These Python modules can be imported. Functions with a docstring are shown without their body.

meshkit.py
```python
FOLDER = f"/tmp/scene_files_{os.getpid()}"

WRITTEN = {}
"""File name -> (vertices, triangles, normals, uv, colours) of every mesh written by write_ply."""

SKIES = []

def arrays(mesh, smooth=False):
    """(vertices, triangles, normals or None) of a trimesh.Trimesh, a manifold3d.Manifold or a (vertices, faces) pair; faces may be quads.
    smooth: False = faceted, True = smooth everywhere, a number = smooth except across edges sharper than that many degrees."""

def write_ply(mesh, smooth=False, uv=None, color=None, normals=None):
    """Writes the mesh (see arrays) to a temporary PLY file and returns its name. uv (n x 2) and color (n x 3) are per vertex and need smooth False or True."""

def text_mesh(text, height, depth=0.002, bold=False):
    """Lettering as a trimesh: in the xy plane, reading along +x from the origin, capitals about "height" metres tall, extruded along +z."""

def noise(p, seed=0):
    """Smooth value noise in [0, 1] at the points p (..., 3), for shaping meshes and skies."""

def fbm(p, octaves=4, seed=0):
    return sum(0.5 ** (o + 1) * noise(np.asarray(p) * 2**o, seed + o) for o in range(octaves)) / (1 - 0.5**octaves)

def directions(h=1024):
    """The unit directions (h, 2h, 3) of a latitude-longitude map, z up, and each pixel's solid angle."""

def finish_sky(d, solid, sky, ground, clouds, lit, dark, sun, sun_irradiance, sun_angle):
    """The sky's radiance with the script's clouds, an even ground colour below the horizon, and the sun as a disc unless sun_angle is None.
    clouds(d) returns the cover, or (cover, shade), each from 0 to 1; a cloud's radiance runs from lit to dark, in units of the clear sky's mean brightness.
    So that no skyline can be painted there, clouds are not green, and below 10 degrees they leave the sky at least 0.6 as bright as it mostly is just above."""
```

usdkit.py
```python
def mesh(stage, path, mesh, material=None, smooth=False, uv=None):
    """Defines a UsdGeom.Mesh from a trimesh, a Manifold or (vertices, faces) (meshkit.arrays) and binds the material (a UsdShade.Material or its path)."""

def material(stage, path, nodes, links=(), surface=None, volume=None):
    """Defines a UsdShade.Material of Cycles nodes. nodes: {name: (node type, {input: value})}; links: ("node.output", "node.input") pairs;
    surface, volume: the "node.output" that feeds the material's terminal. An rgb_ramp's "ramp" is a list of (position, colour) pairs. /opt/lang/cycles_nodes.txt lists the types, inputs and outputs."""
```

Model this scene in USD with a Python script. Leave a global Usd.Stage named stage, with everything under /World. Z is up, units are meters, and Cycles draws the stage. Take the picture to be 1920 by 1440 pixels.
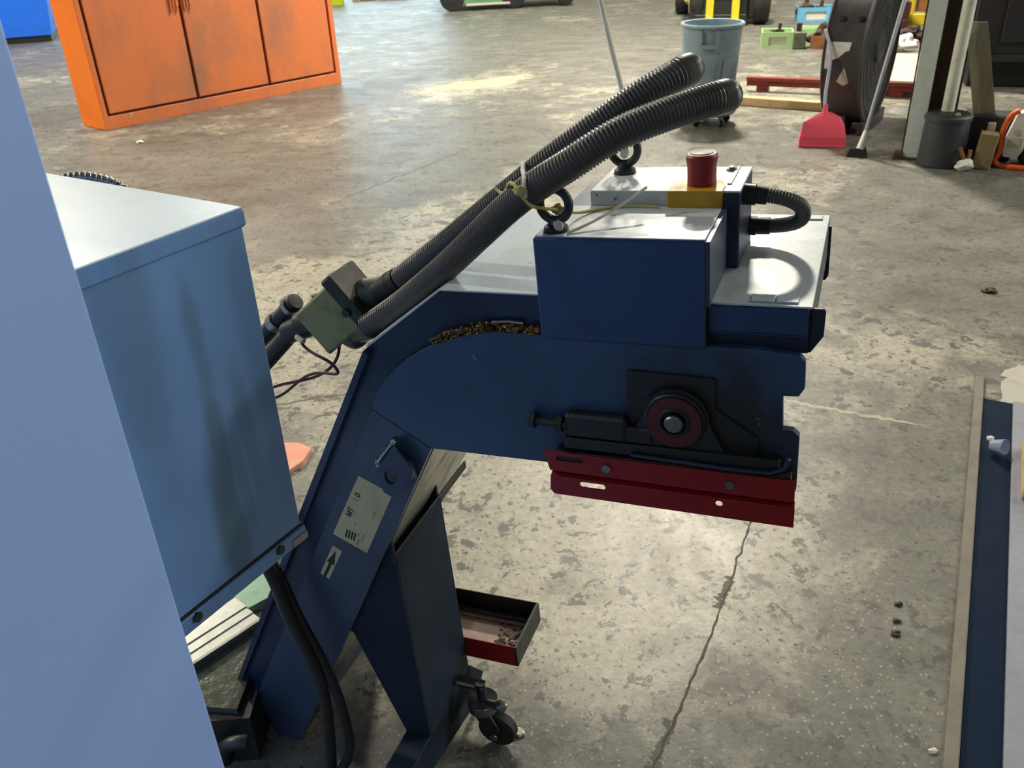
import math, random
import numpy as np, trimesh, usdkit, meshkit
from pxr import Usd, UsdGeom, UsdLux, Gf, Sdf, UsdShade
from shapely.geometry import Polygon, Point, LineString, box as sbox
from shapely import affinity
from scipy.interpolate import CubicSpline

stage = Usd.Stage.CreateInMemory()
UsdGeom.SetStageUpAxis(stage, UsdGeom.Tokens.z)
UsdGeom.SetStageMetersPerUnit(stage, 1.0)
UsdGeom.Xform.Define(stage, '/World')
UsdGeom.Scope.Define(stage, '/World/Looks')
rng = random.Random(7)
nrng = np.random.default_rng(7)

# ------------------------------------------------------------------ camera
def make_camera():
    f_px, pitch, roll = 1620.0, math.radians(28.8), math.radians(2.5)
    fwd = np.array([0, math.cos(pitch), -math.sin(pitch)])
    r0 = np.array([1.0, 0, 0]); u0 = np.cross(r0, fwd)
    rt = math.cos(roll) * r0 - math.sin(roll) * u0
    up = math.sin(roll) * r0 + math.cos(roll) * u0
    c = UsdGeom.Camera.Define(stage, '/World/camera')
    c.CreateHorizontalApertureAttr(36.0); c.CreateVerticalApertureAttr(27.0)
    c.CreateFocalLengthAttr(36.0 * f_px / 1920)
    c.CreateClippingRangeAttr(Gf.Vec2f(0.05, 200))
    c.CreateFStopAttr(11.0); c.CreateFocusDistanceAttr(1.45)
    c.CreateExposureAttr(-0.22)
    m = Gf.Matrix4d(*rt, 0, *up, 0, *(-fwd), 0, 0, 0, 1.65, 1)
    c.AddTransformOp().Set(m)
make_camera()

# ------------------------------------------------------------------ lights
def disk(name, pos, radius, power, color):
    l = UsdLux.DiskLight.Define(stage, '/World/lights/' + name)
    l.CreateRadiusAttr(radius); l.CreateIntensityAttr(power); l.CreateColorAttr(Gf.Vec3f(*color))
    l.AddTranslateOp().Set(Gf.Vec3d(*pos))
def rect(name, pos, w, h, power, color, rot):
    l = UsdLux.RectLight.Define(stage, '/World/lights/' + name)
    l.CreateWidthAttr(w); l.CreateHeightAttr(h); l.CreateIntensityAttr(power); l.CreateColorAttr(Gf.Vec3f(*color))
    l.AddTranslateOp().Set(Gf.Vec3d(*pos)); l.AddRotateXYZOp().Set(Gf.Vec3f(*rot))
UsdGeom.Xform.Define(stage, '/World/lights')
WARM = (1.0, 0.93, 0.78)
disk('high_bay', (2.3, 10.8, 6.8), 0.42, 900, WARM)          # the lamp ahead that throws the shadows towards the viewer
for i, (x, y, k) in enumerate([(-6.0, 10.8, 340), (10.0, 10.8, 240), (2.3, 18.5, 230), (-6.0, 18.5, 180), (10.0, 18.5, 240),
                               (8.5, 3.6, 215), (-9.0, 5.5, 700), (1.5, -4.5, 14)]):  # the leftmost lamp is added to brighten the orange cabinet side
    disk('high_bay_%03d' % (i + 1), (x, y, 6.8), 0.42, k, WARM)
rect('daylight_opening', (-5.2, 23.6, 2.9), 8.0, 5.4, 4.1, (0.66, 0.88, 1.0), (-90, 0, 0))   # the open loading bay, facing into the hall
rect('added_side_strip', (13.7, 3.0, 3.2), 9.0, 3.0, 7.6, (0.82, 0.92, 1.0), (0, 90, 0))  # added strip without a known window, lights the faces turned right

# ------------------------------------------------------------------ helpers
taken = set()
def numbered(path):
    if path not in taken:
        taken.add(path); return path
    k = 1
    while '%s_%03d' % (path, k) in taken: k += 1
    p = '%s_%03d' % (path, k); taken.add(p); return p
def meta(prim, label=None, cat=None, group=None, kind=None):
    for k, v in (('label', label), ('category', cat), ('group', group), ('kind', kind)):
        if v: prim.SetCustomDataByKey(k, v)
    return prim
def thing(name, label, cat, loc=(0, 0, 0), rotz=0.0, group=None, matrix=None, kind=None):
    x = UsdGeom.Xform.Define(stage, numbered('/World/' + name))
    if matrix is not None: x.AddTransformOp().Set(matrix)
    else:
        x.AddTranslateOp().Set(Gf.Vec3d(*loc)); x.AddRotateZOp().Set(rotz)
    return meta(x.GetPrim(), label, cat, group, kind)
def obj(name, mesh, mat, parent=None, smooth=30, label=None):
    base = str(parent.GetPath()) if parent is not None else '/World'
    if isinstance(mesh, list): mesh = trimesh.util.concatenate(mesh)
    p = usdkit.mesh(stage, numbered(base + '/' + name), mesh, mat, smooth).GetPrim()
    if label: p.SetCustomDataByKey('label', label)
    return p
def bx(x0, x1, y0, y1, z0, z1, b=0.0015):
    lo, hi = np.minimum([x0, y0, z0], [x1, y1, z1]), np.maximum([x0, y0, z0], [x1, y1, z1])
    b = min(b, 0.45 * float((hi - lo).min()))
    if b <= 0:
        m = trimesh.creation.box(extents=hi - lo); m.apply_translation((lo + hi) / 2); return m
    pts = []
    for sx in (0, 1):
        for sy in (0, 1):
            for sz in (0, 1):
                c = np.where([sx, sy, sz], hi, lo).astype(float); d = np.where([sx, sy, sz], -1.0, 1.0) * b
                for a in range(3):
                    q = c + d; q[a] = c[a]; pts.append(q)
    return trimesh.convex.convex_hull(np.array(pts))
def poly(pts, holes=()):
    return Polygon(pts, holes)
def extr(p, h):
    parts = [g for g in getattr(p, 'geoms', [p]) if g.area > 1e-9]
    return trimesh.util.concatenate([trimesh.creation.extrude_polygon(g, h, engine='earcut') for g in parts])
def prism_xz(p, y0, y1):
    """polygon in x,z extruded from y0 to y1"""
    m = extr(p if hasattr(p, 'geom_type') else Polygon(p), y1 - y0)
    v = m.vertices.copy(); m.vertices = np.c_[v[:, 0], y0 + v[:, 2], v[:, 1]]; m.invert(); return m
def prism_yz(p, x0, x1):
    m = extr(p if hasattr(p, 'geom_type') else Polygon(p), x1 - x0)
    v = m.vertices.copy(); m.vertices = np.c_[x0 + v[:, 2], v[:, 0], v[:, 1]]; return m
def prism_xy(p, z0, z1):
    m = extr(p if hasattr(p, 'geom_type') else Polygon(p), z1 - z0); m.apply_translation([0, 0, z0]); return m
def rnd(pts, r=0.004):
    return Polygon(pts).buffer(-r, join_style=2).buffer(r, quad_segs=4)
def spline(pts, n):
    pts = np.asarray(pts, float)
    d = np.r_[0, np.cumsum(np.linalg.norm(np.diff(pts, axis=0), axis=1))]
    return CubicSpline(d, pts)(np.linspace(0, d[-1], n)), d[-1]
def tube(path, r, seg=12, caps=True):
    P = np.asarray(path, float); n = len(P); r = np.broadcast_to(np.asarray(r, float), (n,))
    T = np.gradient(P, axis=0); T /= np.linalg.norm(T, axis=1, keepdims=True)
    u = np.cross(T[0], [0, 0, 1.0]); 
    if np.linalg.norm(u) < 1e-3: u = np.cross(T[0], [1.0, 0, 0])
    u /= np.linalg.norm(u); V = []
    a = np.linspace(0, 2 * np.pi, seg, endpoint=False)
    for i in range(n):
        u = u - T[i] * (u @ T[i]); u /= np.linalg.norm(u); w = np.cross(T[i], u)
        V.append(P[i] + r[i] * (np.cos(a)[:, None] * u + np.sin(a)[:, None] * w))
    V = np.concatenate(V); F = []
    for i in range(n - 1):
        for j in range(seg):
            k = (j + 1) % seg; a0, b0, a1, b1 = i * seg + j, i * seg + k, (i + 1) * seg + j, (i + 1) * seg + k
            F += [[a0, b0, b1], [a0, b1, a1]]
    if caps:
        V = np.vstack([V, P[0], P[-1]]); c0, c1 = len(V) - 2, len(V) - 1
        for j in range(seg):
            k = (j + 1) % seg
            F += [[c0, k, j], [c1, (n - 1) * seg + j, (n - 1) * seg + k]]
    return trimesh.Trimesh(V, F, process=False)
def rod(a, b, r, seg=14, r2=None):
    return tube([a, b], [r, r if r2 is None else r2], seg)
def corrugated(pts, r, pitch=0.0048, depth=0.0017, seg=18, smooth_end=0.0, taper=None):
    d, L = spline(pts, 40); n = int(L / pitch) * 4 + 1
    P, L = spline(pts, n); s = np.linspace(0, L, n)
    rr = r - depth * (0.5 + 0.5 * np.cos(2 * np.pi * s / pitch))
    if smooth_end:
        t = np.clip((s - (L - smooth_end)) / 0.02, 0, 1); rr = rr * (1 - t) + (r + 0.0003) * t
        e = np.clip((s - (L - r)) / r, 0, 1); rr = rr * np.sqrt(np.clip(1 - e ** 2, 0.02, 1))
    return tube(P, rr, seg)
def lathe(prof, seg=32, at=(0, 0, 0)):
    m = trimesh.creation.revolve(np.asarray(prof, float), sections=seg); m.apply_translation(at)
    if m.volume < 0: m.invert()
    return m
def cyl(r, z0, z1, seg=24, at=(0, 0)):
    return lathe([(0, z0), (r - 0.001, z0), (r, z0 + 0.001), (r, z1 - 0.001), (r - 0.001, z1), (0, z1)], seg, (at[0], at[1], 0))
def ring(R, r, axis, c, n=28, seg=12):
    m = trimesh.creation.torus(R, r, major_sections=n, minor_sections=seg)
    m.apply_transform(trimesh.geometry.align_vectors([0, 0, 1], axis)); m.apply_translation(c); return m
def orient(m, axis, c):
    m = m.copy(); m.apply_transform(trimesh.geometry.align_vectors([0, 0, 1], np.asarray(axis, float) / np.linalg.norm(axis))); m.apply_translation(c); return m
def hexbolt(c, axis, r=0.008, h=0.006):
    m = extr(Polygon([(r * math.cos(k * math.pi / 3), r * math.sin(k * math.pi / 3)) for k in range(6)]), h)
    return orient(m, axis, c)
def lump(c, r, seed, squash=(1, 1, 1), sub=2, amp=0.5):
    m = trimesh.creation.icosphere(subdivisions=sub); v = m.vertices
    d = 1 + amp * (meshkit.noise(v * 1.7 + seed * 3.1, seed)[:, None] - 0.5) * 2
    m.vertices = v * d * r * np.asarray(squash) + np.asarray(c); return m
def place(m, loc, rotz=0.0, rotx=0.0, roty=0.0):
    m = m.copy()
    for a, ax in ((rotx, [1, 0, 0]), (roty, [0, 1, 0]), (rotz, [0, 0, 1])):
        if a: m.apply_transform(trimesh.transformations.rotation_matrix(math.radians(a), ax))
    m.apply_translation(loc); return m

# ------------------------------------------------------------------ materials
def lin(c):
    c = np.asarray(c, float) / 255.0
    return tuple(np.where(c <= 0.04045, c / 12.92, ((c + 0.055) / 1.055) ** 2.4))
def pm(name, color, rough=0.5, metal=0.0, dirt=None, amount=0.35, scale=6.0, grain=60.0, var=0.12, bump=0.0, spec=0.5, stretch=(1, 1, 1), spots=None, spot_scale=40.0, spot_cut=0.70, coat=0.0):
    """painted / metal / wood surface: base colour with slow tone changes, patches of dirt and optional chipped spots"""
    c = np.array(lin(color)); d = np.array(lin(dirt)) if dirt is not None else c * 0.45
    nodes = {
        'tc': ('texture_coordinate', {}),
        'mp': ('mapping', {'scale': stretch}),
        'n1': ('noise_texture', {'scale': scale, 'detail': 6.0, 'roughness': 0.62}),
        'n2': ('noise_texture', {'scale': grain, 'detail': 4.0, 'roughness': 0.6}),
        'r1': ('rgb_ramp', {'ramp': [(0.0, tuple(c)), (0.48, tuple(c)), (0.72, tuple(c * (1 - amount) + d * amount)), (1.0, tuple(d))]}),
        'r2': ('rgb_ramp', {'ramp': [(0.25, (1 - var,) * 3), (0.75, (1 + 0.0,) * 3)]}),
        'mx': ('mix', {'mix_type': 'multiply', 'fac': 1.0}),
        'rr': ('map_range', {'from_min': 0.3, 'from_max': 0.7, 'to_min': max(0.03, rough - 0.10), 'to_max': min(1, rough + 0.12)}),
        'p': ('principled_bsdf', {'metallic': metal, 'specular_ior_level': spec, 'coat_weight': coat, 'coat_roughness': 0.12}),
    }
    links = [('tc.object', 'mp.vector'), ('mp.vector', 'n1.vector'), ('mp.vector', 'n2.vector'), ('n1.fac', 'r1.fac'), ('n2.fac', 'r2.fac'),
             ('r1.color', 'mx.color1'), ('r2.color', 'mx.color2'), ('n1.fac', 'rr.value'), ('rr.result', 'p.roughness')]
    last = 'mx.color'
    if spots is not None:
        nodes['ns'] = ('noise_texture', {'scale': spot_scale, 'detail': 5.0, 'roughness': 0.6})
        nodes['rs'] = ('rgb_ramp', {'ramp': [(0, (0, 0, 0)), (spot_cut, (0, 0, 0)), (spot_cut + 0.03, (1, 1, 1)), (1, (1, 1, 1))]})
        nodes['ms'] = ('mix', {'mix_type': 'mix', 'color2': lin(spots)})
        links += [('mp.vector', 'ns.vector'), ('ns.fac', 'rs.fac'), ('rs.color', 'ms.fac'), (last, 'ms.color1')]
        last = 'ms.color'
    links.append((last, 'p.base_color'))
    if bump:
        nodes['b'] = ('bump', {'strength': bump, 'distance': 0.002})
        links += [('n2.fac', 'b.height'), ('b.normal', 'p.normal')]
    return usdkit.material(stage, '/World/Looks/' + name, nodes, links, surface='p.BSDF')

def floor_material():
    N, Lk = {}, []
    N['g'] = ('geometry', {})
    N['n1'] = ('noise_texture', {'scale': 0.75, 'detail': 9.0, 'roughness': 0.68, 'distortion': 0.4})
    N['n2'] = ('noise_texture', {'scale': 4.0, 'detail': 9.0, 'roughness': 0.66, 'distortion': 0.6})
    N['n3'] = ('noise_texture', {'scale': 38.0, 'detail': 6.0, 'roughness': 0.7})
    N['n4'] = ('noise_texture', {'scale': 15.0, 'detail': 10.0, 'roughness': 0.68, 'distortion': 0.25})
    N['n5'] = ('noise_texture', {'scale': 2.3, 'detail': 7.0, 'roughness': 0.6, 'distortion': 1.2})
    N['n7'] = ('noise_texture', {'scale': 6.0, 'detail': 11.0, 'roughness': 0.66, 'distortion': 0.3})
    N['ms'] = ('mapping', {'scale': (1.0, 1.8, 1.0), 'rotation': (0, 0, 0.6)})
    N['n6'] = ('noise_texture', {'scale': 2.2, 'detail': 7.0, 'roughness': 0.65})
    for k in ('n1', 'n2', 'n3', 'n4', 'n5', 'n7', 'ms'): Lk.append(('g.position', k + '.vector'))
    Lk.append(('ms.vector', 'n6.vector'))
    N['v1'] = ('voronoi_texture', {'scale': 85.0}); N['v2'] = ('voronoi_texture', {'scale': 26.0})
    Lk += [('g.position', 'v1.vector'), ('g.position', 'v2.vector')]
    # the old cream floor paint survives in places, worn away in lanes
    last = None
    def blob(i, c, r, amt):
        nonlocal last
        N['d%d' % i] = ('vector_math', {'math_type': 'distance', 'vector2': (c[0], c[1], 0)})
        N['m%d' % i] = ('map_range', {'range_type': 'smoothstep', 'from_min': 0.0, 'from_max': r, 'to_min': amt, 'to_max': 0.0})
        Lk.extend([('g.position', 'd%d.vector1' % i), ('d%d.value' % i, 'm%d.value' % i)])
        if last:
            N['a%d' % i] = ('math', {'math_type': 'add'}); Lk.extend([(last, 'a%d.value1' % i), ('m%d.result' % i, 'a%d.value2' % i)]); last = 'a%d.value' % i
        else: last = 'm%d.result' % i
    for i, (c, r, a) in enumerate([((-0.9, 3.6), 1.9, 0.16), ((0.30, 2.05), 1.25, 0.24), ((0.0, 4.9), 1.5, 0.12), ((1.3, 3.2), 0.9, 0.09), ((1.4, 5.6), 1.3, 0.10), ((2.2, 8.6), 2.2, 0.12), ((-0.3, 9.7), 1.2, 0.10),
                                   ((0.4, 2.75), 0.6, 0.05), ((-2.6, 6.3), 1.8, -0.14), ((2.7, 4.3), 1.7, -0.16), ((1.0, 1.5), 0.75, -0.12), ((0.35, 1.1), 0.7, -0.08), ((-0.4, 7.1), 1.2, -0.10), ((0.9, 12.5), 4.0, -0.06), ((-0.75, 5.7), 0.55, -0.16), ((-0.35, 6.3), 0.55, -0.16), ((-1.15, 5.0), 0.6, -0.14)]):
        blob(i, c, r, a)
    N['s1'] = ('math', {'math_type': 'multiply_add', 'value2': 0.55}); Lk += [('n1.fac', 's1.value1'), (last, 's1.value3')]
    N['s2'] = ('math', {'math_type': 'multiply_add', 'value2': 0.45}); Lk += [('n2.fac', 's2.value1'), ('s1.value', 's2.value3')]
    N['paint'] = ('map_range', {'range_type': 'smoothstep', 'from_min': 0.50, 'from_max': 0.64, 'to_min': 0.0, 'to_max': 1.0})
    Lk.append(('s2.value', 'paint.value'))
    N['cc'] = ('rgb_ramp', {'ramp': [(0.25, (0.100, 0.099, 0.083)), (0.5, (0.162, 0.160, 0.136)), (0.75, (0.228, 0.224, 0.191))]}); Lk.append(('n6.fac', 'cc.fac'))
    N['pc'] = ('rgb_ramp', {'ramp': [(0.3, (0.325, 0.308, 0.236)), (0.7, (0.425, 0.405, 0.318))]}); Lk.append(('n2.fac', 'pc.fac'))
    N['c0'] = ('mix', {'mix_type': 'mix'}); Lk += [('paint.result', 'c0.fac'), ('cc.color', 'c0.color1'), ('pc.color', 'c0.color2')]
    # fine mottling
    N['g3'] = ('rgb_ramp', {'ramp': [(0.3, (0.60, 0.60, 0.60)), (0.7, (1.16, 1.15, 1.13))]}); Lk.append(('n3.fac', 'g3.fac'))
    N['c1'] = ('mix', {'mix_type': 'multiply', 'fac': 1.0}); Lk += [('c0.color', 'c1.color1'), ('g3.color', 'c1.color2')]
    # grey flakes where the paint has come away and oil spots
    N['k4'] = ('rgb_ramp', {'ramp': [(0, (0, 0, 0)), (0.575, (0, 0, 0)), (0.592, (0.92, 0.92, 0.92)), (1, (1, 1, 1))]}); Lk.append(('n4.fac', 'k4.fac'))
    N['c2'] = ('mix', {'mix_type': 'mix', 'color2': (0.078, 0.072, 0.061)}); Lk += [('k4.color', 'c2.fac'), ('c1.color', 'c2.color1')]
    N['n8'] = ('noise_texture', {'scale': 48.0, 'detail': 6.0, 'roughness': 0.65}); Lk.append(('g.position', 'n8.vector'))
    N['k8'] = ('rgb_ramp', {'ramp': [(0, (0, 0, 0)), (0.585, (0, 0, 0)), (0.61, (0.85, 0.85, 0.85)), (1, (0.9, 0.9, 0.9))]}); Lk.append(('n8.fac', 'k8.fac'))
    N['c2a'] = ('mix', {'mix_type': 'mix', 'color2': (0.085, 0.078, 0.066)}); Lk += [('k8.color', 'c2a.fac'), ('c2.color', 'c2a.color1')]
    N['k7'] = ('rgb_ramp', {'ramp': [(0, (0, 0, 0)), (0.60, (0, 0, 0)), (0.615, (0.9, 0.9, 0.9)), (1, (1, 1, 1))]}); Lk.append(('n7.fac', 'k7.fac'))
    N['c2b'] = ('mix', {'mix_type': 'mix', 'color2': (0.088, 0.081, 0.069)}); Lk += [('k7.color', 'c2b.fac'), ('c2a.color', 'c2b.color1')]
    N['k5'] = ('rgb_ramp', {'ramp': [(0, (0, 0, 0)), (0.60, (0, 0, 0)), (0.74, (0.55, 0.55, 0.55)), (1, (0.8, 0.8, 0.8))]}); Lk.append(('n5.fac', 'k5.fac'))
    N['c3'] = ('mix', {'mix_type': 'mix', 'color2': (0.091, 0.083, 0.070)}); Lk += [('k5.color', 'c3.fac'), ('c2b.color', 'c3.color1')]
    # pale aggregate showing near the machine
    N['w'] = ('rgb_ramp', {'ramp': [(0, (0.9, 0.9, 0.9)), (0.22, (0.9, 0.9, 0.9)), (0.36, (0, 0, 0)), (1, (0, 0, 0))]}); Lk.append(('v1.distance', 'w.fac'))
    N['ws'] = ('separate_color', {}); Lk.append(('v1.color', 'ws.color'))
    N['wt'] = ('math', {'math_type': 'greater_than', 'value2': 0.80}); Lk.append(('ws.r', 'wt.value1'))
    N['wm'] = ('mix', {'mix_type': 'multiply', 'fac': 1.0}); Lk += [('w.color', 'wm.color1'), ('wt.value', 'wm.color2')]
    N['wd'] = ('vector_math', {'math_type': 'distance', 'vector2': (0.45, 1.3, 0)}); Lk.append(('g.position', 'wd.vector1'))
    N['wf'] = ('map_range', {'range_type': 'smoothstep', 'from_min': 0.3, 'from_max': 1.3, 'to_min': 0.7, 'to_max': 0.1}); Lk.append(('wd.value', 'wf.value'))
    N['wx'] = ('mix', {'mix_type': 'multiply', 'fac': 1.0}); Lk += [('wm.color', 'wx.color1'), ('wf.result', 'wx.color2')]
    N['c4'] = ('mix', {'mix_type': 'mix', 'color2': (0.420, 0.392, 0.322)}); Lk += [('wx.color', 'c4.fac'), ('c3.color', 'c4.color1')]
    N['x'] = ('rgb_ramp', {'ramp': [(0, (1, 1, 1)), (0.10, (1, 1, 1)), (0.17, (0, 0, 0)), (1, (0, 0, 0))]}); Lk.append(('v2.distance', 'x.fac'))
    N['xs'] = ('separate_color', {}); Lk.append(('v2.color', 'xs.color'))
    N['xt'] = ('math', {'math_type': 'greater_than', 'value2': 0.80}); Lk.append(('xs.r', 'xt.value1'))
    N['xm'] = ('mix', {'mix_type': 'multiply', 'fac': 1.0}); Lk += [('x.color', 'xm.color1'), ('xt.value', 'xm.color2')]
    N['c5'] = ('mix', {'mix_type': 'mix', 'color2': (0.049, 0.045, 0.038)}); Lk += [('xm.color', 'c5.fac'), ('c4.color', 'c5.color1')]
    N['ro'] = ('map_range', {'from_min': 0.3, 'from_max': 0.7, 'to_min': 0.36, 'to_max': 0.52}); Lk.append(('n5.fac', 'ro.value'))
    N['b'] = ('bump', {'strength': 0.25, 'distance': 0.003}); Lk.append(('n3.fac', 'b.height'))
    N['p'] = ('principled_bsdf', {'specular_ior_level': 0.5})
    Lk += [('c5.color', 'p.base_color'), ('ro.result', 'p.roughness'), ('b.normal', 'p.normal')]
    return usdkit.material(stage, '/World/Looks/floor_concrete', N, Lk, surface='p.BSDF')

M = {}
M['floor'] = floor_material()
M['wall'] = pm('wall_paint', (150, 150, 146), 0.8, scale=0.6)
M['ceiling'] = pm('ceiling_paint', (140, 140, 138), 0.85, scale=0.5)
M['joint'] = pm('joint_filler', (108, 105, 94), 0.75, scale=9, grain=40)
M['seam'] = pm('dark_seam', (80, 76, 67), 0.75, scale=9, grain=40)
M['white_patch'] = pm('white_floor_paint', (172, 167, 142), 0.5, scale=9, dirt=(118, 112, 94), amount=0.7)
M['dust'] = pm('pale_dust', (184, 181, 170), 0.9, scale=9, dirt=(160, 152, 138), amount=0.5)
M['navy'] = pm('navy_machine_paint', (48, 74, 116), 0.40, scale=4, dirt=(30, 40, 52), amount=0.5, grain=120, spots=(104, 106, 104), spot_scale=30, spot_cut=0.70)
M['navy_dark'] = pm('oily_navy_paint', (36, 52, 78), 0.33, scale=5, dirt=(16, 20, 24), amount=0.7, grain=90)
M['neck'] = pm('greyed_navy_paint', (58, 72, 94), 0.36, scale=5, dirt=(40, 50, 62), amount=0.6, grain=110, spots=(112, 114, 110), spot_scale=30, spot_cut=0.74)
M['leg_paint'] = pm('dull_navy_paint', (32, 46, 60), 0.6, spec=0.2, scale=5, dirt=(26, 32, 38), amount=0.7, grain=110)
M['cover'] = pm('worn_glare_cover_paint', (204, 216, 222), 0.36, scale=7, dirt=(160, 170, 170), amount=0.7, grain=160, spots=(100, 108, 114), spot_scale=60, spot_cut=0.665)  # worn paint, lightened to carry the glare on the conveyor tops
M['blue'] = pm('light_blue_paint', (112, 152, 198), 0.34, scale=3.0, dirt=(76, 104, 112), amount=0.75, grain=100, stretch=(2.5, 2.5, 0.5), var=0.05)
M['lid_glare'] = pm('lid_glare_paint', (222, 234, 236), 0.32, scale=4, dirt=(188, 208, 216), amount=0.5, grain=60, var=0.05)  # pale colour holds the daylight glare on the cabinet top
M['peri'] = pm('periwinkle_paint', (160, 194, 255), 0.42, scale=2.0, amount=0.06, grain=200, var=0.03)
M['steel'] = pm('bare_steel', (150, 152, 150), 0.34, metal=0.9, scale=9, dirt=(80, 76, 66), amount=0.6)
M['sheet'] = pm('grey_sheet_steel', (150, 148, 138), 0.4, metal=0.55, scale=14, dirt=(98, 94, 84), amount=0.6, spots=(70, 66, 58), spot_scale=55, spot_cut=0.63)
M['dark_steel'] = pm('dark_steel', (62, 66, 68), 0.42, metal=0.6, scale=20, dirt=(40, 34, 26), amount=0.6)
M['grime'] = pm('greasy_black', (38, 40, 38), 0.4, scale=30, dirt=(52, 42, 26), amount=0.6, bump=0.4)
M['conduit'] = pm('grey_corrugated_plastic', (82, 80, 77), 0.33, scale=10, dirt=(98, 93, 82), amount=0.5)
M['black'] = pm('black_plastic', (30, 31, 33), 0.42, scale=12)
M['rubber'] = pm('black_rubber', (34, 34, 35), 0.62, scale=12, dirt=(60, 56, 50), amount=0.5)
M['red'] = pm('red_machine_paint', (158, 22, 28), 0.42, scale=8, dirt=(90, 14, 16), amount=0.5)
M['maroon'] = pm('worn_maroon_paint', (98, 34, 32), 0.42, scale=30, dirt=(54, 26, 22), amount=0.7)
M['button'] = pm('red_button_plastic', (142, 26, 36), 0.4, scale=40, dirt=(80, 24, 30), amount=0.5)
M['yellow'] = pm('yellow_plastic', (204, 156, 34), 0.45, scale=30, dirt=(120, 92, 40), amount=0.6)
M['pale'] = pm('worn_pale_plastic', (214, 206, 190), 0.6, scale=40)
M['olive'] = pm('olive_cast_metal', (150, 146, 98), 0.5, scale=26, dirt=(78, 78, 50), amount=0.7, bump=0.2)
M['sticker'] = pm('aged_sticker', (206, 196, 150), 0.55, scale=18, dirt=(160, 150, 112), amount=0.5, var=0.06)
M['ink'] = pm('black_ink', (34, 33, 30), 0.6)
M['red_ink'] = pm('red_ink', (176, 84, 66), 0.6)
M['faint_ink'] = pm('faded_ink', (132, 126, 98), 0.6)
M['tie'] = pm('nylon_tie', (226, 224, 212), 0.4)
M['string'] = pm('yellow_string', (196, 188, 116), 0.7)
M['cord'] = pm('white_cord', (255, 250, 228), 0.7)
M['tray_dirt'] = pm('tray_debris', (120, 106, 84), 0.6, scale=140, dirt=(40, 34, 28), amount=0.9, var=0.5, grain=300)
M['tray_floor'] = pm('pale_oily_tray', (196, 176, 164), 0.34, scale=14, dirt=(150, 128, 118), amount=0.7)
M['chips'] = pm('brass_swarf', (132, 108, 62), 0.5, metal=0.3, scale=140, dirt=(40, 26, 20), amount=0.9, var=0.5, grain=300)
M['wet'] = pm('oily_wet_steel', (120, 124, 112), 0.14, metal=0.6, scale=26, dirt=(40, 40, 30), amount=0.7, bump=0.9, grain=26)
M['tank'] = pm('oily_dark_tank', (40, 44, 46), 0.35, scale=10, dirt=(70, 52, 30), amount=0.8)
M['bright'] = pm('bright_way_cover', (216, 216, 206), 0.3, metal=0.3, scale=8, dirt=(150, 150, 132), amount=0.5)
M['green_plate'] = pm('green_tinted_plate', (150, 186, 158), 0.3, metal=0.2, scale=20, dirt=(96, 124, 100), amount=0.7)
M['orange'] = pm('orange_cabinet_paint', (232, 128, 70), 0.5, scale=1.6, dirt=(172, 116, 88), amount=0.9, grain=40, stretch=(1, 1, 0.5), spots=(196, 170, 150), spot_scale=6, spot_cut=0.70)
M['orange_side'] = pm('lit_orange_paint', (255, 128, 18), 0.42, scale=3, dirt=(220, 100, 30), amount=0.4)  # side colour brightened to make up for light falling on it
M['orange_dark'] = pm('orange_gap', (96, 40, 14), 0.7)
M['bin_blue'] = pm('bright_blue_paint', (22, 108, 236), 0.45, scale=3)
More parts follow.
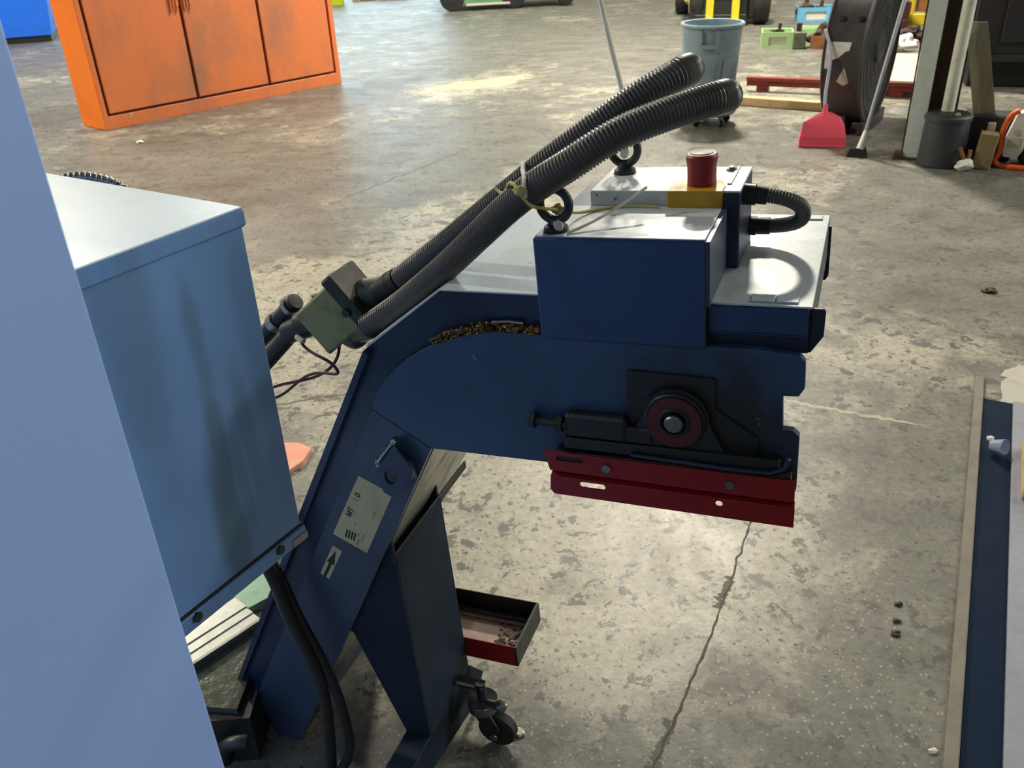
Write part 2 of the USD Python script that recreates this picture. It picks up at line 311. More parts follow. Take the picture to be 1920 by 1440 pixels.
M['bin_grey'] = pm('grey_bin_plastic', (148, 172, 184), 0.48, scale=6, dirt=(118, 136, 144), amount=0.5)
M['drum'] = pm('black_drum_paint', (66, 62, 62), 0.42, scale=4, dirt=(92, 86, 84), amount=0.6, grain=30)
M['drum_face'] = pm('dark_drum_face', (44, 46, 45), 0.5, scale=6, dirt=(76, 74, 74), amount=0.5)
M['dustpan'] = pm('red_plastic', (255, 96, 118), 0.45, scale=8, dirt=(236, 84, 100), amount=0.4)
M['handle'] = pm('grey_handle', (200, 206, 214), 0.4, scale=20)
M['grey_paint'] = pm('grey_column_paint', (222, 232, 226), 0.5, scale=6, dirt=(176, 180, 168), amount=0.5)
M['rust'] = pm('rusty_brown', (74, 56, 40), 0.75, scale=10, dirt=(40, 32, 24), amount=0.7, stretch=(1, 1, 0.3))
M['pipe'] = pm('off_white_pipe', (224, 226, 208), 0.45, scale=12, dirt=(164, 156, 134), amount=0.6)
M['bucket'] = pm('black_bucket_plastic', (58, 64, 68), 0.5, scale=12, dirt=(78, 80, 78), amount=0.5)
M['wood'] = pm('pale_timber', (214, 182, 132), 0.65, scale=5, dirt=(160, 126, 84), amount=0.6, stretch=(0.4, 6, 6))
M['post'] = pm('weathered_plank', (150, 142, 118), 0.7, scale=8, dirt=(104, 98, 82), amount=0.6, stretch=(4, 4, 0.6))
M['block'] = pm('yellowish_block', (158, 140, 96), 0.7, scale=10, dirt=(96, 86, 66), amount=0.7)
M['dark_wall'] = pm('black_machine_panel', (26, 27, 32), 0.6, scale=3, dirt=(40, 34, 28), amount=0.6)
M['brown'] = pm('brown_scrap', (150, 100, 56), 0.7, scale=12, dirt=(90, 56, 36), amount=0.6)
M['white'] = pm('dirty_white_plastic', (244, 242, 232), 0.5, scale=14, dirt=(176, 168, 150), amount=0.5)
M['strap'] = pm('orange_strap', (255, 106, 44), 0.5, scale=14)
M['crate_green'] = pm('green_crate_plastic', (172, 210, 150), 0.5, scale=8, dirt=(200, 220, 150), amount=0.5)
M['crate_blue'] = pm('blue_crate_plastic', (96, 168, 206), 0.5, scale=8, dirt=(130, 190, 215), amount=0.5)
M['moss'] = pm('grey_green_casting', (92, 100, 78), 0.6, scale=16, dirt=(54, 50, 44), amount=0.6)
M['beam_red'] = pm('red_oxide_paint', (138, 52, 44), 0.6, scale=8, dirt=(80, 36, 32), amount=0.6)
M['pink'] = pm('pinkish_board', (226, 196, 172), 0.7, scale=3, dirt=(210, 180, 150), amount=0.4)
M['fork_yellow'] = pm('forklift_yellow', (226, 200, 44), 0.45, scale=10, dirt=(160, 140, 40), amount=0.5)
M['tan'] = pm('tan_hub_paint', (196, 172, 116), 0.5, scale=10)
M['cart_green'] = pm('green_vehicle_paint', (92, 150, 110), 0.45, scale=5, dirt=(140, 176, 140), amount=0.5)
M['pallet'] = pm('pallet_timber', (206, 178, 130), 0.7, scale=5, dirt=(150, 120, 80), amount=0.6)
M['lime'] = pm('lime_plastic', (196, 226, 20), 0.5)
M['lavender'] = pm('lavender_grey_paint', (142, 146, 158), 0.45, scale=8, dirt=(120, 120, 124), amount=0.5)
M['rim'] = pm('dusty_steel_rim', (122, 116, 103), 0.6, scale=9, dirt=(96, 92, 82), amount=0.6)
M['channel_blue'] = pm('dark_blue_channel', (18, 36, 58), 0.8, spec=0.1, scale=6, dirt=(30, 46, 62), amount=0.5)
M['terracotta'] = pm('orange_plastic_scrap', (236, 158, 128), 0.5, scale=14, dirt=(230, 190, 150), amount=0.6)
M['metal_scrap'] = pm('rusty_casting', (70, 54, 44), 0.6, metal=0.3, scale=30, dirt=(40, 32, 28), amount=0.7)
M['chip_white'] = pm('pale_chip', (232, 226, 204), 0.6)
M['chip_dark'] = pm('dark_chip', (72, 62, 50), 0.7)
def cup_material():
    return usdkit.material(stage, '/World/Looks/clear_cup', {'p': ('principled_bsdf', {'base_color': (0.75, 0.85, 1.0), 'roughness': 0.12, 'transmission_weight': 0.75, 'ior': 1.4})}, [], surface='p.BSDF')
M['clear'] = cup_material()

# ------------------------------------------------------------------ the hall
fl = thing('floor', 'worn concrete hall floor with patches of cream paint', 'floor', kind='structure')
obj('slab', bx(-14, 14, -7, 24, -0.2, 0, 0), M['floor'], fl, False)
def strip(pts, w, seed, jag=0.4, h=0.0006, n=60):
    P, L = spline([(x, y, 0) for x, y in pts], n) if len(pts) > 2 else (np.linspace([*pts[0], 0], [*pts[1], 0], n), 0)
    T = np.gradient(P, axis=0); T /= np.linalg.norm(T, axis=1, keepdims=True); Nn = np.c_[-T[:, 1], T[:, 0]]
    r = np.random.default_rng(seed); 
    def jit(): 
        a = r.normal(0, 1, n); return np.convolve(a, [0.25, 0.5, 0.25], 'same')
    off = jit() * w * jag
    ww = np.broadcast_to(np.asarray(w, float), (n,))
    jag = np.asarray(jag)
    l = P[:, :2] + Nn * (ww / 2 * (1 + jag * jit()) + off)[:, None]; q = P[:, :2] - Nn * (ww / 2 * (1 + jag * jit()) - off)[:, None]
    V = np.vstack([np.c_[l, np.full(n, h)], np.c_[q, np.full(n, h)]]); F = []
    for i in range(n - 1): F += [[i, n + i, n + i + 1], [i, n + i + 1, i + 1]]
    m = trimesh.Trimesh(V, F, process=False)
    if m.face_normals[:, 2].mean() < 0: m.invert()
    return m
obj('slab_joint', strip([(0.76, 2.19), (0.62, 1.90), (0.47, 1.60), (0.30, 1.29), (0.12, 0.95)], 0.0062, 1, 0.5, n=110), M['seam'], fl, False)
obj('slab_joint', strip([(0.585, 1.835), (0.555, 1.78), (0.52, 1.715)], 0.020, 2, 0.35, 0.0004, n=40), M['joint'], fl, False)
obj('slab_joint', strip([(0.335, 1.36), (0.305, 1.31), (0.27, 1.235)], 0.018, 8, 0.35, 0.0004, n=40), M['joint'], fl, False)
obj('slab_joint', strip([(-1.05, 2.88), (-0.7, 2.97), (-0.3, 3.06)], 0.012, 3), M['joint'], fl, False)
obj('slab_joint', strip([(-1.15, 5.55), (-0.62, 6.35), (-0.15, 7.1), (0.30, 7.95)], 0.018, 4, 0.9, n=140), M['joint'], fl, False)
obj('paint_line', strip([(0.98, 2.80), (1.15, 2.715), (1.30, 2.64), (1.46, 2.555)], 0.022 * np.r_[np.linspace(0.6, 1.2, 40), np.linspace(1.2, 0.1, 20)], 5, 0.35), M['white_patch'], fl, False)
def patch(pts, seed, h=0.0007, jag=0.03):
    p = Polygon(pts).buffer(0.04).segmentize(0.05); r = np.random.default_rng(seed)
    c = np.array(p.exterior.coords)[:-1]; j = r.normal(0, jag, c.shape); j = (j + np.roll(j, 1, 0)) / 2
    return prism_xy(Polygon(c + j).buffer(0), 0.0, h)
obj('paint_patch', patch([(-0.85, 9.35), (-0.45, 9.55), (0.0, 9.55), (0.30, 10.15), (0.22, 10.25), (-0.15, 9.95), (-0.5, 9.95), (-0.75, 9.55)], 6, jag=0.05), M['white_patch'], fl, False)
obj('dust_patch', patch([(1.80, 2.66), (1.83, 2.56), (2.0, 2.58), (2.2, 2.75), (2.25, 3.0), (2.05, 2.95), (1.93, 2.86)], 7), M['dust'], fl, False)
for nm, b, lab in (('wall_back', (-14.2, 14.2, 24, 24.2, 0, 7.6), 'far grey hall wall'), ('wall_front', (-14.2, 14.2, -7.2, -7, 0, 7.6), 'grey hall wall behind the viewer'),
                   ('wall_left', (-14.2, -14, -7, 24, 0, 7.6), 'grey hall wall on the left'), ('wall_right', (14, 14.2, -7, 24, 0, 7.6), 'grey hall wall on the right')):
    meta(obj(nm, bx(*b, 0), M['wall'], None, False), lab, 'wall', kind='structure')
meta(obj('ceiling', bx(-14.2, 14.2, -7.2, 24.2, 7.6, 7.8, 0), M['ceiling'], None, False), 'high grey hall ceiling', 'ceiling', kind='structure')

# ------------------------------------------------------------------ chip conveyor (local frame: x along the run, y away from the viewer, z up; origin at the near right top corner of the head)
CONV = Gf.Matrix4d(0.925, -0.375, 0.065, 0, 0.376, 0.927, -0.001, 0, -0.060, 0.025, 0.998, 0, 0.385, 0.997, 1.191, 1)
W = 0.385
cv = thing('chip_conveyor', 'dark blue chip conveyor with a sloping neck and a square discharge head', 'conveyor', matrix=CONV)
def stained():
    """navy paint with an oil stain soaked out from the shaft bearing"""
    n = {'tc': ('texture_coordinate', {}), 'd': ('vector_math', {'math_type': 'distance', 'vector2': (-0.13, -0.012, -0.20)}),
         'n1': ('noise_texture', {'scale': 14.0, 'detail': 7.0, 'roughness': 0.65}), 'n2': ('noise_texture', {'scale': 4.0, 'detail': 6.0, 'roughness': 0.6}), 'n3': ('noise_texture', {'scale': 24.0, 'detail': 5.0, 'roughness': 0.6}),
         'a': ('math', {'math_type': 'multiply_add', 'value2': 0.16}), 'm': ('map_range', {'range_type': 'smoothstep', 'from_min': 0.14, 'from_max': 0.27, 'to_min': 1.0, 'to_max': 0.0}),
         'r2': ('rgb_ramp', {'ramp': [(0.3, lin((46, 70, 98))), (0.7, lin((60, 88, 122)))]}), 'c': ('mix', {'mix_type': 'mix', 'color2': lin((40, 44, 44))}),
         'r3': ('rgb_ramp', {'ramp': [(0, (0, 0, 0)), (0.695, (0, 0, 0)), (0.71, (1, 1, 1)), (1, (1, 1, 1))]}), 'c2': ('mix', {'mix_type': 'mix', 'color2': lin((112, 114, 110))}),
         'p': ('principled_bsdf', {'roughness': 0.40})}
    k = [('tc.object', 'd.vector1'), ('tc.object', 'n1.vector'), ('tc.object', 'n2.vector'), ('tc.object', 'n3.vector'), ('n1.fac', 'a.value1'), ('d.value', 'a.value3'), ('a.value', 'm.value'), ('n2.fac', 'r2.fac'),
         ('m.result', 'c.fac'), ('r2.color', 'c.color1'), ('n3.fac', 'r3.fac'), ('r3.color', 'c2.fac'), ('c.color', 'c2.color1'), ('c2.color', 'p.base_color')]
    return usdkit.material(stage, '/World/Looks/oil_stained_navy', n, k, surface='p.BSDF')
M['navy_stained'] = stained()
head = [(-0.003, 0), (-0.525, 0), (-0.670, -0.103), (-0.881, -0.464), (-1.246, -1.088), (-1.246, -1.105), (-1.045, -1.118), (-0.905, -0.866), (-0.574, -0.268), (-0.070, -0.268), (-0.070, -0.066), (-0.003, -0.064)]
obj('casing', prism_xz(Polygon(head), 0.003, W - 0.003), M['navy_dark'], cv, False)
obj('underside', prism_xz(Polygon([(-0.578, -0.270), (-0.574, -0.272), (-0.905, -0.870), (-0.909, -0.868)]), 0.004, W - 0.004), M['sheet'], cv, False)
obj('top_cover', [bx(-0.525, 0.0, -0.002, W, 0.0, 0.003, 0.001), prism_xz(Polygon([(-0.525, 0.0), (-0.525, 0.003), (-0.672, -0.101), (-0.670, -0.104)]), 0, W)], M['cover'], cv, False)
for x0, x1, y0, y1 in ((-0.078, -0.048, 0.006, 0.030), (-0.046, -0.018, 0.006, 0.026), (-0.085, -0.052, W - 0.03, W - 0.012), (-0.048, -0.010, W - 0.03, W - 0.012)):
    obj('hinge_tab', bx(x0, x1, y0, y1, 0.003, 0.0055, 0.001), M['cover'], cv)
obj('edge_band', [bx(-0.131, -0.004, -0.005, 0.003, -0.036, -0.0005, 0.001), bx(-0.131, -0.004, -0.003, 0.003, -0.0395, -0.037, 0.0005)], M['navy'], cv)
arc = [(-0.676, -0.211), (-0.662, -0.182), (-0.645, -0.159), (-0.622, -0.136), (-0.599, -0.117), (-0.570, -0.099), (-0.538, -0.083), (-0.507, -0.071), (-0.477, -0.063), (-0.452, -0.058), (-0.429, -0.056)]
plate = arc + [(-0.062, -0.056), (-0.012, -0.061), (-0.004, -0.070), (-0.003, -0.108), (-0.010, -0.121), (-0.030, -0.122), (-0.028, -0.174), (-0.014, -0.175), (-0.006, -0.183), (-0.006, -0.272), (-0.577, -0.275)]
inc = [(-0.6765, -0.2125), (-0.578, -0.2765), (-0.907, -0.875), (-1.045, -1.124), (-1.105, -1.118), (-1.135, -1.008), (-0.957, -0.700), (-0.933, -0.659)]
for y0, y1 in ((-0.012, 0.0), (W, W + 0.012)):
    obj('head_side_plate', prism_xz(rnd(plate, 0.003) if y0 < 0 else rnd(plate, 0.003).intersection(sbox(-2, -2, -0.06, 1)), y0, y1), M['navy_stained'], cv, False)
    obj('neck_side_plate', prism_xz(Polygon(inc), y0, y1), M['neck'], cv, False)
obj('neck_flange', prism_xz(Polygon([(-0.672, -0.105), (-0.664, -0.112), (-0.873, -0.470), (-1.235, -1.088), (-1.246, -1.088), (-0.884, -0.462)]), -0.012, 0.003), M['navy_dark'], cv, False)
obj('end_plate', [prism_xz(rnd([(-0.004, -0.002), (0.013, -0.002), (0.016, -0.006), (0.015, -0.040), (0.000, -0.064), (-0.004, -0.064)], 0.002), 0.006, 0.010),
                  prism_xz(rnd([(-0.010, -0.016), (0.004, -0.016), (0.004, -0.100), (0.000, -0.108), (-0.010, -0.111)], 0.002), W - 0.003, W + 0.001),
                  bx(-0.004, 0.0, 0.006, W, -0.064, -0.002, 0.0005)], M['navy_dark'], cv, False)
chp = []
for k in range(260):
    t = rng.uniform(0.0, 1.0); x = -0.548 + t * 0.262
    zt = np.interp(x, [a[0] for a in arc] + [-0.2], [a[1] for a in arc] + [-0.056])
    if x > -0.37: zt += 0.000
    chp.append(lump((x, rng.uniform(-0.012, 0.0), zt + rng.uniform(0.0, 0.004 if x > -0.37 else 0.010 + 0.004 * math.sin((x + .548) * 20))), rng.uniform(0.0015, 0.0042 if x < -0.37 else 0.0028), k, (rng.uniform(.6, 1.6), 1, rng.uniform(.5, 1.1)), 1, 0.7))
meta(obj('swarf', chp, M['chips'], cv, False), kind='stuff')
obj('weld_strip', tube([(-0.445, -0.004, -0.044), (-0.42, -0.004, -0.0415), (-0.395, -0.004, -0.043)], 0.0028, 8), M['steel'], cv)

# gear motor housing on the head
obj('motor_cover', [bx(-0.364, -0.131, -0.012, 0.262, 0.003, 0.092, 0.003), bx(-0.364, -0.131, -0.019, -0.0125, -0.058, 0.092, 0.0025)], M['navy'], cv, label='square navy cover saddled over the head')
obj('cover_lid', bx(-0.362, -0.133, -0.015, 0.126, 0.0915, 0.0935, 0.0008), M['cover'], cv, label='worn top of the motor cover with glare put into its colour')
rc = obj('rear_cover', bx(-0.323, -0.110, 0.127, 0.258, 0.003, 0.113, 0.002), M['navy_dark'], cv, label='raised step behind the motor cover')  # sides coloured dark to stand in for shade on the right face
obj('rear_lid', [bx(-0.3235, -0.1095, 0.1265, 0.2585, 0.1125, 0.1155, 0.001), bx(-0.3235, -0.133, 0.1262, 0.1275, 0.092, 0.114, 0.0003)], M['cover'], rc, label='worn grey lid of the step with glare put into its colour')
obj('bracket_plate', prism_yz(rnd([(-0.016, 0.0), (-0.018, 0.091), (0.124, 0.093), (0.160, 0.117), (0.258, 0.117), (0.258, 0.004)], 0.003), -0.132, -0.1265), M['neck'], cv, False)
for (x, y, z) in ((-0.339, 0.010, 0.0935), (-0.297, 0.226, 0.115)):
    e = obj('eyebolt', [ring(0.0215, 0.0062, (0.10, 1, 0), (x, y, z + 0.036)), lathe([(0, 0), (0.0165, 0), (0.0165, 0.006), (0.010, 0.011), (0.008, 0.017), (0, 0.017)], 20, (x, y, z))], M['dark_steel'], cv)
    obj('washer', lathe([(0, -0.0005), (0.018, -0.0005), (0.018, 0.0012), (0, 0.0012)], 22, (x, y, z)), M['dark_steel'], e)
obj('cap_nut', lathe([(0, 0), (0.0085, 0), (0.008, 0.003), (0.005, 0.006), (0, 0.007)], 14, (-0.137, 0.238, 0.115)), M['steel'], cv)
es = obj('emergency_stop', prism_xy(Polygon([(-0.210, 0.119), (-0.133, 0.119), (-0.133, 0.150), (-0.139, 0.172), (-0.155, 0.186), (-0.176, 0.188), (-0.196, 0.178), (-0.208, 0.158)]).buffer(-0.002).buffer(0.002), 0.0925, 0.1175), M['yellow'], cv, False, label='yellow emergency stop box')
obj('button', lathe([(0, 0), (0.0205, 0), (0.0200, 0.010), (0.0203, 0.026), (0.0222, 0.036), (0.0225, 0.041), (0.0200, 0.044), (0, 0.0445)], 32, (-0.167, 0.155, 0.1175)), M['button'], es, label='red stop button')
obj('button_top', lathe([(0, 0.0445), (0.0165, 0.0445), (0.0155, 0.0456), (0, 0.0460)], 28, (-0.167, 0.155, 0.1175)), M['pale'], es, label='worn pale cap of the red button')
# small loop of conduit between the stop box and the motor
lp = obj('conduit_loop', corrugated([(-0.118, 0.240, 0.030), (-0.095, 0.242, 0.029), (-0.062, 0.236, 0.033), (-0.034, 0.214, 0.050), (-0.034, 0.190, 0.076), (-0.058, 0.174, 0.093), (-0.085, 0.170, 0.098), (-0.112, 0.170, 0.099)], 0.0112, 0.0040, 0.0012, 14), M['conduit'], cv)
obj('gland', [rod((-0.127, 0.240, 0.031), (-0.100, 0.241, 0.0295), 0.0145), rod((-0.100, 0.241, 0.0295), (-0.080, 0.241, 0.0300), 0.0128)], M['black'], lp)
obj('gland', [rod((-0.111, 0.170, 0.099), (-0.094, 0.170, 0.0985), 0.0150), rod((-0.094, 0.170, 0.0985), (-0.078, 0.171, 0.0965), 0.0128)], M['black'], lp)

# shaft bearing and chain take-up on the near side
b = obj('bearing_plate', prism_xz(rnd([(-0.242, -0.101), (-0.234, -0.100), (-0.118, -0.103), (-0.118, -0.150), (-0.060, -0.190), (-0.060, -0.222), (-0.242, -0.212)], 0.003), -0.016, -0.012), M['grime'], cv, False)
obj('bearing_housing', prism_xz(Polygon([(-0.172 + 0.047 * math.cos(a), -0.166 + 0.047 * math.sin(a)) for a in np.linspace(0, math.pi, 20)] + [(-0.226, -0.180), (-0.240, -0.214), (-0.100, -0.220), (-0.120, -0.180)]), -0.026, -0.017), M['grime'], b, False)
obj('bearing_ring', prism_xz(Point(-0.172, -0.168).buffer(0.0385, quad_segs=10).difference(Point(-0.172, -0.168).buffer(0.019)), -0.033, -0.026), M['maroon'], b, False, label='worn red bearing cap')
obj('bearing_rim', [ring(0.0405, 0.0035, (0, 1, 0), (-0.172, -0.027, -0.168)), ring(0.0205, 0.0028, (0, 1, 0), (-0.172, -0.033, -0.168), 22, 8)], M['dark_steel'], b)
obj('shaft_end', orient(lathe([(0, 0), (0.0135, 0), (0.0135, 0.012), (0.0115, 0.0145), (0, 0.015)], 24), (0, -1, 0), (-0.172, -0.026, -0.168)), M['steel'], b, label='grey shaft end')
tk = obj('take_up_block', [bx(-0.334, -0.242, -0.034, -0.012, -0.210, -0.172, 0.004), bx(-0.262, -0.205, -0.030, -0.012, -0.212, -0.186, 0.003)], M['grime'], cv)
obj('take_up_bolt', [rod((-0.386, -0.024, -0.193), (-0.300, -0.024, -0.196), 0.0062, 14), hexbolt((-0.392, -0.024, -0.193), (1, 0, 0), 0.0125, 0.009), hexbolt((-0.350, -0.024, -0.1945), (1, 0, 0), 0.0130, 0.010)], M['dark_steel'], tk, False)
gb = obj('guide_bar', [bx(-0.338, -0.028, -0.032, -0.012, -0.232, -0.213, 0.002)], M['grime'], cv)
obj('guide_tube', tube([(-0.235, -0.036, -0.227), (-0.10, -0.036, -0.2315), (-0.040, -0.036, -0.2305), (-0.022, -0.036, -0.222), (-0.016, -0.036, -0.205)], 0.0030, 8), M['navy_dark'], gb)
for k in range(26):
    pass
# red chute skirt, two flanges with a fold between them
def slot(x0, x1, z, r): return LineString([(x0, z), (x1, z)]).buffer(r)
up = Polygon([(-0.370, -0.2365), (-0.006, -0.2395), (-0.006, -0.2745), (-0.362, -0.2705)]).difference(slot(-0.346, -0.312, -0.2475, 0.0045))
lo = Polygon([(-0.362, -0.2800), (-0.005, -0.2830), (-0.005, -0.3170), (-0.358, -0.3135), (-0.364, -0.306)]).difference(slot(-0.311, -0.281, -0.2905, 0.0052)).difference(Point(-0.108, -0.2925).buffer(0.0052))
fold = trimesh.convex.convex_hull(np.array([(x, y, z) for x in (-0.362, -0.0055) for y, z in ((-0.037, -0.2700 if x < -.1 else -0.274), (-0.035, -0.2700 if x < -.1 else -0.274), (-0.0265, -0.2775 if x < -.1 else -0.2805), (-0.0245, -0.2775 if x < -.1 else -0.2805))]))
fold2 = trimesh.convex.convex_hull(np.array([(x, y, z) for x in (-0.362, -0.0055) for y, z in ((-0.037, -0.2810 if x < -.1 else -0.284), (-0.035, -0.2810 if x < -.1 else -0.284), (-0.0265, -0.2770 if x < -.1 else -0.2800), (-0.0245, -0.2770 if x < -.1 else -0.2800))]))
sk = obj('chute_skirt', [prism_xz(up, -0.037, -0.0345), prism_xz(lo, -0.037, -0.0345), fold, fold2], M['red'], cv, False, label='red slotted chute skirt under the head')
for x, z in ((-0.272, -0.2545), (-0.093, -0.2565)):
    obj('skirt_bolt', hexbolt((x, -0.036, z), (0, -1, 0), 0.0072, 0.005), M['steel'], sk, False)
obj('skirt_packing', bx(-0.352, -0.012, -0.0343, -0.012, -0.2585, -0.2365, 0.001), M['grime'], cv)

# lifting lug, name plate and arrow on the neck
lug = Polygon([(-0.633, -0.262), (-0.606, -0.312), (-0.613, -0.330), (-0.655, -0.371), (-0.671, -0.362), (-0.680, -0.322)]).buffer(-0.004).buffer(0.004).difference(affinity.rotate(affinity.scale(Point(-0.651, -0.327).buffer(0.0145), 0.78, 1.15), -20))
ll = obj('lifting_lug', prism_xz(lug, -0.034, -0.027), M['navy_dark'], cv, False)
obj('lit_lug_disc', orient(lathe([(0, 0), (0.017, 0), (0.017, 0.004), (0, 0.004)], 20), (0, -1, 0), (-0.648, -0.0115, -0.327)), M['lavender'], ll, label='pale disc painted as the lit neck plate seen through the lug hole')  # disc coloured pale as the lit neck plate behind the hole
obj('lug_stem', bx(-0.634, -0.612, -0.026, -0.011, -0.338, -0.300, 0.002), M['navy'], cv)
obj('lug_weld', [lump((-0.641, -0.016, -0.268), 0.0075, 3, (1.3, .6, .7)), lump((-0.685, -0.015, -0.318), 0.0070, 5, (.8, .6, 1.2)), tube([(-0.648, -0.014, -0.274), (-0.668, -0.014, -0.297), (-0.683, -0.014, -0.315)], 0.0045, 8)], M['steel'], cv)
TL, TR, BR, BL = np.array([-0.731, -0.351]), np.array([-0.669, -0.381]), np.array([-0.749, -0.525]), np.array([-0.815, -0.492])
st = Polygon([TL, TR, BR, BL]).difference(Point(-0.678, -0.368).buffer(0.010))
sp = obj('name_plate', prism_xz(st, -0.0128, -0.0118), M['sticker'], cv, False, label='aged cream name plate reading MT 10')
U = (TL - BL) / np.linalg.norm(TL - BL); V2 = np.array([-U[1], U[0]])
def on_neck(m, p, y=-0.0128):          # lettering in xy -> on the neck plate, reading up along the neck
    v = m.vertices.copy(); m = m.copy()
    q = p[None, :] + v[:, :1] * U + v[:, 1:2] * V2
    m.vertices = np.c_[q[:, 0], y - v[:, 2], q[:, 1]]; return m
def pt(a, c): return BL + (TL - BL) * a + (BR - BL) * c      # a: up the neck, c: across, both 0..1
obj('lettering', on_neck(meshkit.text_mesh('MT', 0.0110, 0.0004, True), pt(0.375, 0.245)), M['ink'], sp, False)
obj('lettering', on_neck(meshkit.text_mesh('0', 0.0110, 0.0004, True), pt(0.705, 0.245)), M['ink'], sp, False)
obj('lettering', on_neck(meshkit.text_mesh('1', 0.0090, 0.0004), pt(0.635, 0.235)), M['faint_ink'], sp, False)
obj('lettering', on_neck(meshkit.text_mesh('1 PH', 0.0058, 0.0003), pt(0.52, 0.79)), M['faint_ink'], sp, False)
obj('lettering', on_neck(meshkit.text_mesh('HZ 60', 0.0050, 0.0003), pt(0.12, 0.78)), M['faint_ink'], sp, False)
bars = []
for k in range(4):
    c0 = pt(0.045 + 0.008 * k, 0.33 + 0.075 * k * 0.9)
    bars.append(on_neck(extr(Polygon([(0, 0), (0.019, 0.0022), (0.0195, 0.0055), (0.0005, 0.0033)]), 0.0004), pt(0.06 + 0.004 * k, 0.355 + 0.075 * k)))
obj('emblem', bars, M['ink'], sp, False)
obj('emblem_dot', on_neck(extr(Polygon([(0, 0), (0.006, 0.001), (0.004, 0.005)]), 0.0004), pt(0.175, 0.63)), M['red_ink'], sp, False)
obj('emblem_text', [on_neck(extr(sbox(0.0035 * k, 0, 0.0035 * k + 0.0024, 0.0035), 0.0003), pt(0.03, 0.70)) for k in range(5)] + [on_neck(extr(sbox(0.003 * k, 0, 0.003 * k + 0.0018, 0.002), 0.0003), pt(0.30, 0.42)) for k in range(3)], M['faint_ink'], sp, False)
A0 = np.array([-0.868, -0.596])
def on_ar(m, y): 
    v = m.vertices.copy(); m = m.copy(); q = A0[None, :] + v[:, :1] * U + v[:, 1:2] * V2
    m.vertices = np.c_[q[:, 0], y - v[:, 2], q[:, 1]]; return m
ar = obj('arrow_label', on_ar(extr(sbox(0, -0.0215, 0.088, -0.001), 0.0008), -0.0120), M['sticker'], cv, False, label='small cream label with a black arrow')
obj('arrow', on_ar(extr(Polygon([(0.0, -0.0143), (0.042, -0.0143), (0.042, -0.0195), (0.080, -0.0112), (0.042, -0.0030), (0.042, -0.0082), (0.0, -0.0082)]), 0.0003), -0.0129), M['ink'], ar, False)

# the leg under the neck, foot beam and castor
lg = obj('leg', [prism_xz(Polygon([(-0.700, -0.500), (-0.700, -1.010), (-0.757, -1.010), (-0.832, -0.752), (-0.855, -0.785)][:4] + [(-0.838, -0.748)]), -0.001, 0.006),
                 bx(-0.706, -0.700, 0.0, 0.200, -1.010, -0.535, 0.001), prism_xz(Polygon([(-0.704, -0.505), (-0.704, -1.010), (-0.757, -1.010), (-0.830, -0.740)]), 0.194, 0.200)], M['leg_paint'], cv, False)
obj('leg_flange', [bx(-0.7050, -0.7005, -0.002, 0.330, -0.550, -0.533, 0.001)], M['grime'], cv, False)
obj('foot_beam', [bx(-0.757, -0.700, -0.42, 0.206, -1.075, -1.008, 0.002), prism_yz(Polygon([(0.206, -1.01), (0.262, -1.085), (0.206, -1.130), (-0.05, -1.085), (-0.05, -1.01)]), -0.706, -0.700)], M['leg_paint'], cv, False)
ca = obj('castor', [bx(-0.700, -0.632, 0.120, 0.148, -0.984, -0.979, 0.001), rod((-0.640, 0.134, -1.024), (-0.640, 0.134, -0.975), 0.011)], M['dark_steel'], cv)
obj('swivel', [cyl(0.034, -1.046, -1.022, 20, (-0.640, 0.134)), rod((-0.630, 0.130, -1.030), (-0.588, 0.118, -1.014), 0.010), lump((-0.588, 0.118, -1.012), 0.014, 4, (1, 1, 1), 2, 0.2)], M['steel'], ca)
for dy in (-0.021, 0.019):
    obj('fork', prism_xz(rnd([(-0.665, -1.038), (-0.620, -1.038), (-0.598, -1.085), (-0.600, -1.112), (-0.622, -1.108)], 0.003), 0.134 + dy - 0.002, 0.134 + dy + 0.002), M['grime'], ca, False)
obj('wheel', orient(lathe([(0, -0.014), (0.036, -0.014), (0.043, -0.010), (0.0435, 0.010), (0.036, 0.014), (0, 0.014)], 28), (0, 1, 0), (-0.612, 0.134, -1.104)), M['rubber'], ca)
obj('axle_nut', hexbolt((-0.612, 0.110, -1.104), (0, -1, 0), 0.010, 0.007), M['steel'], ca, False)
obj('castor', [bx(-0.750, -0.704, -0.40, -0.35, -1.082, -1.075, 0.001), orient(lathe([(0, -0.014), (0.026, -0.014), (0.031, -0.010), (0.0315, 0.010), (0.026, 0.014), (0, 0.014)], 24), (1, 0, 0), (-0.727, -0.375, -1.112))], M['rubber'], cv)

# tray hooked on behind the leg
tr = thing('drip_tray', 'shallow red drip tray with a dirty floor, behind the conveyor leg', 'tray', matrix=CONV)
tz, tb = -0.925, -0.980
obj('tray_floor', bx(-0.790, -0.580, 0.207, 0.352, tb, tb + 0.003, 0.0005), M['tray_floor'], tr, label='pale dirty tray floor')
obj('tray_wall', bx(-0.790, -0.580, 0.205, 0.208, tb, tz, 0.0005), M['red'], tr, label='red front wall')
obj('tray_wall', bx(-0.790, -0.580, 0.352, 0.355, tb, tz, 0.0005), M['black'], tr)
obj('tray_wall', bx(-0.583, -0.577, 0.205, 0.355, tb, tz, 0.0005), M['dark_steel'], tr)
obj('tray_wall', bx(-0.793, -0.787, 0.205, 0.355, tb, tz, 0.0005), M['dark_steel'], tr)
obj('tray_rail', [rod((-0.785, 0.322, tb + 0.010), (-0.600, 0.322, tb + 0.010), 0.005, 10), bx(-0.785, -0.590, 0.334, 0.343, tb + 0.003, tb + 0.012, 0.001)], M['steel'], tr)
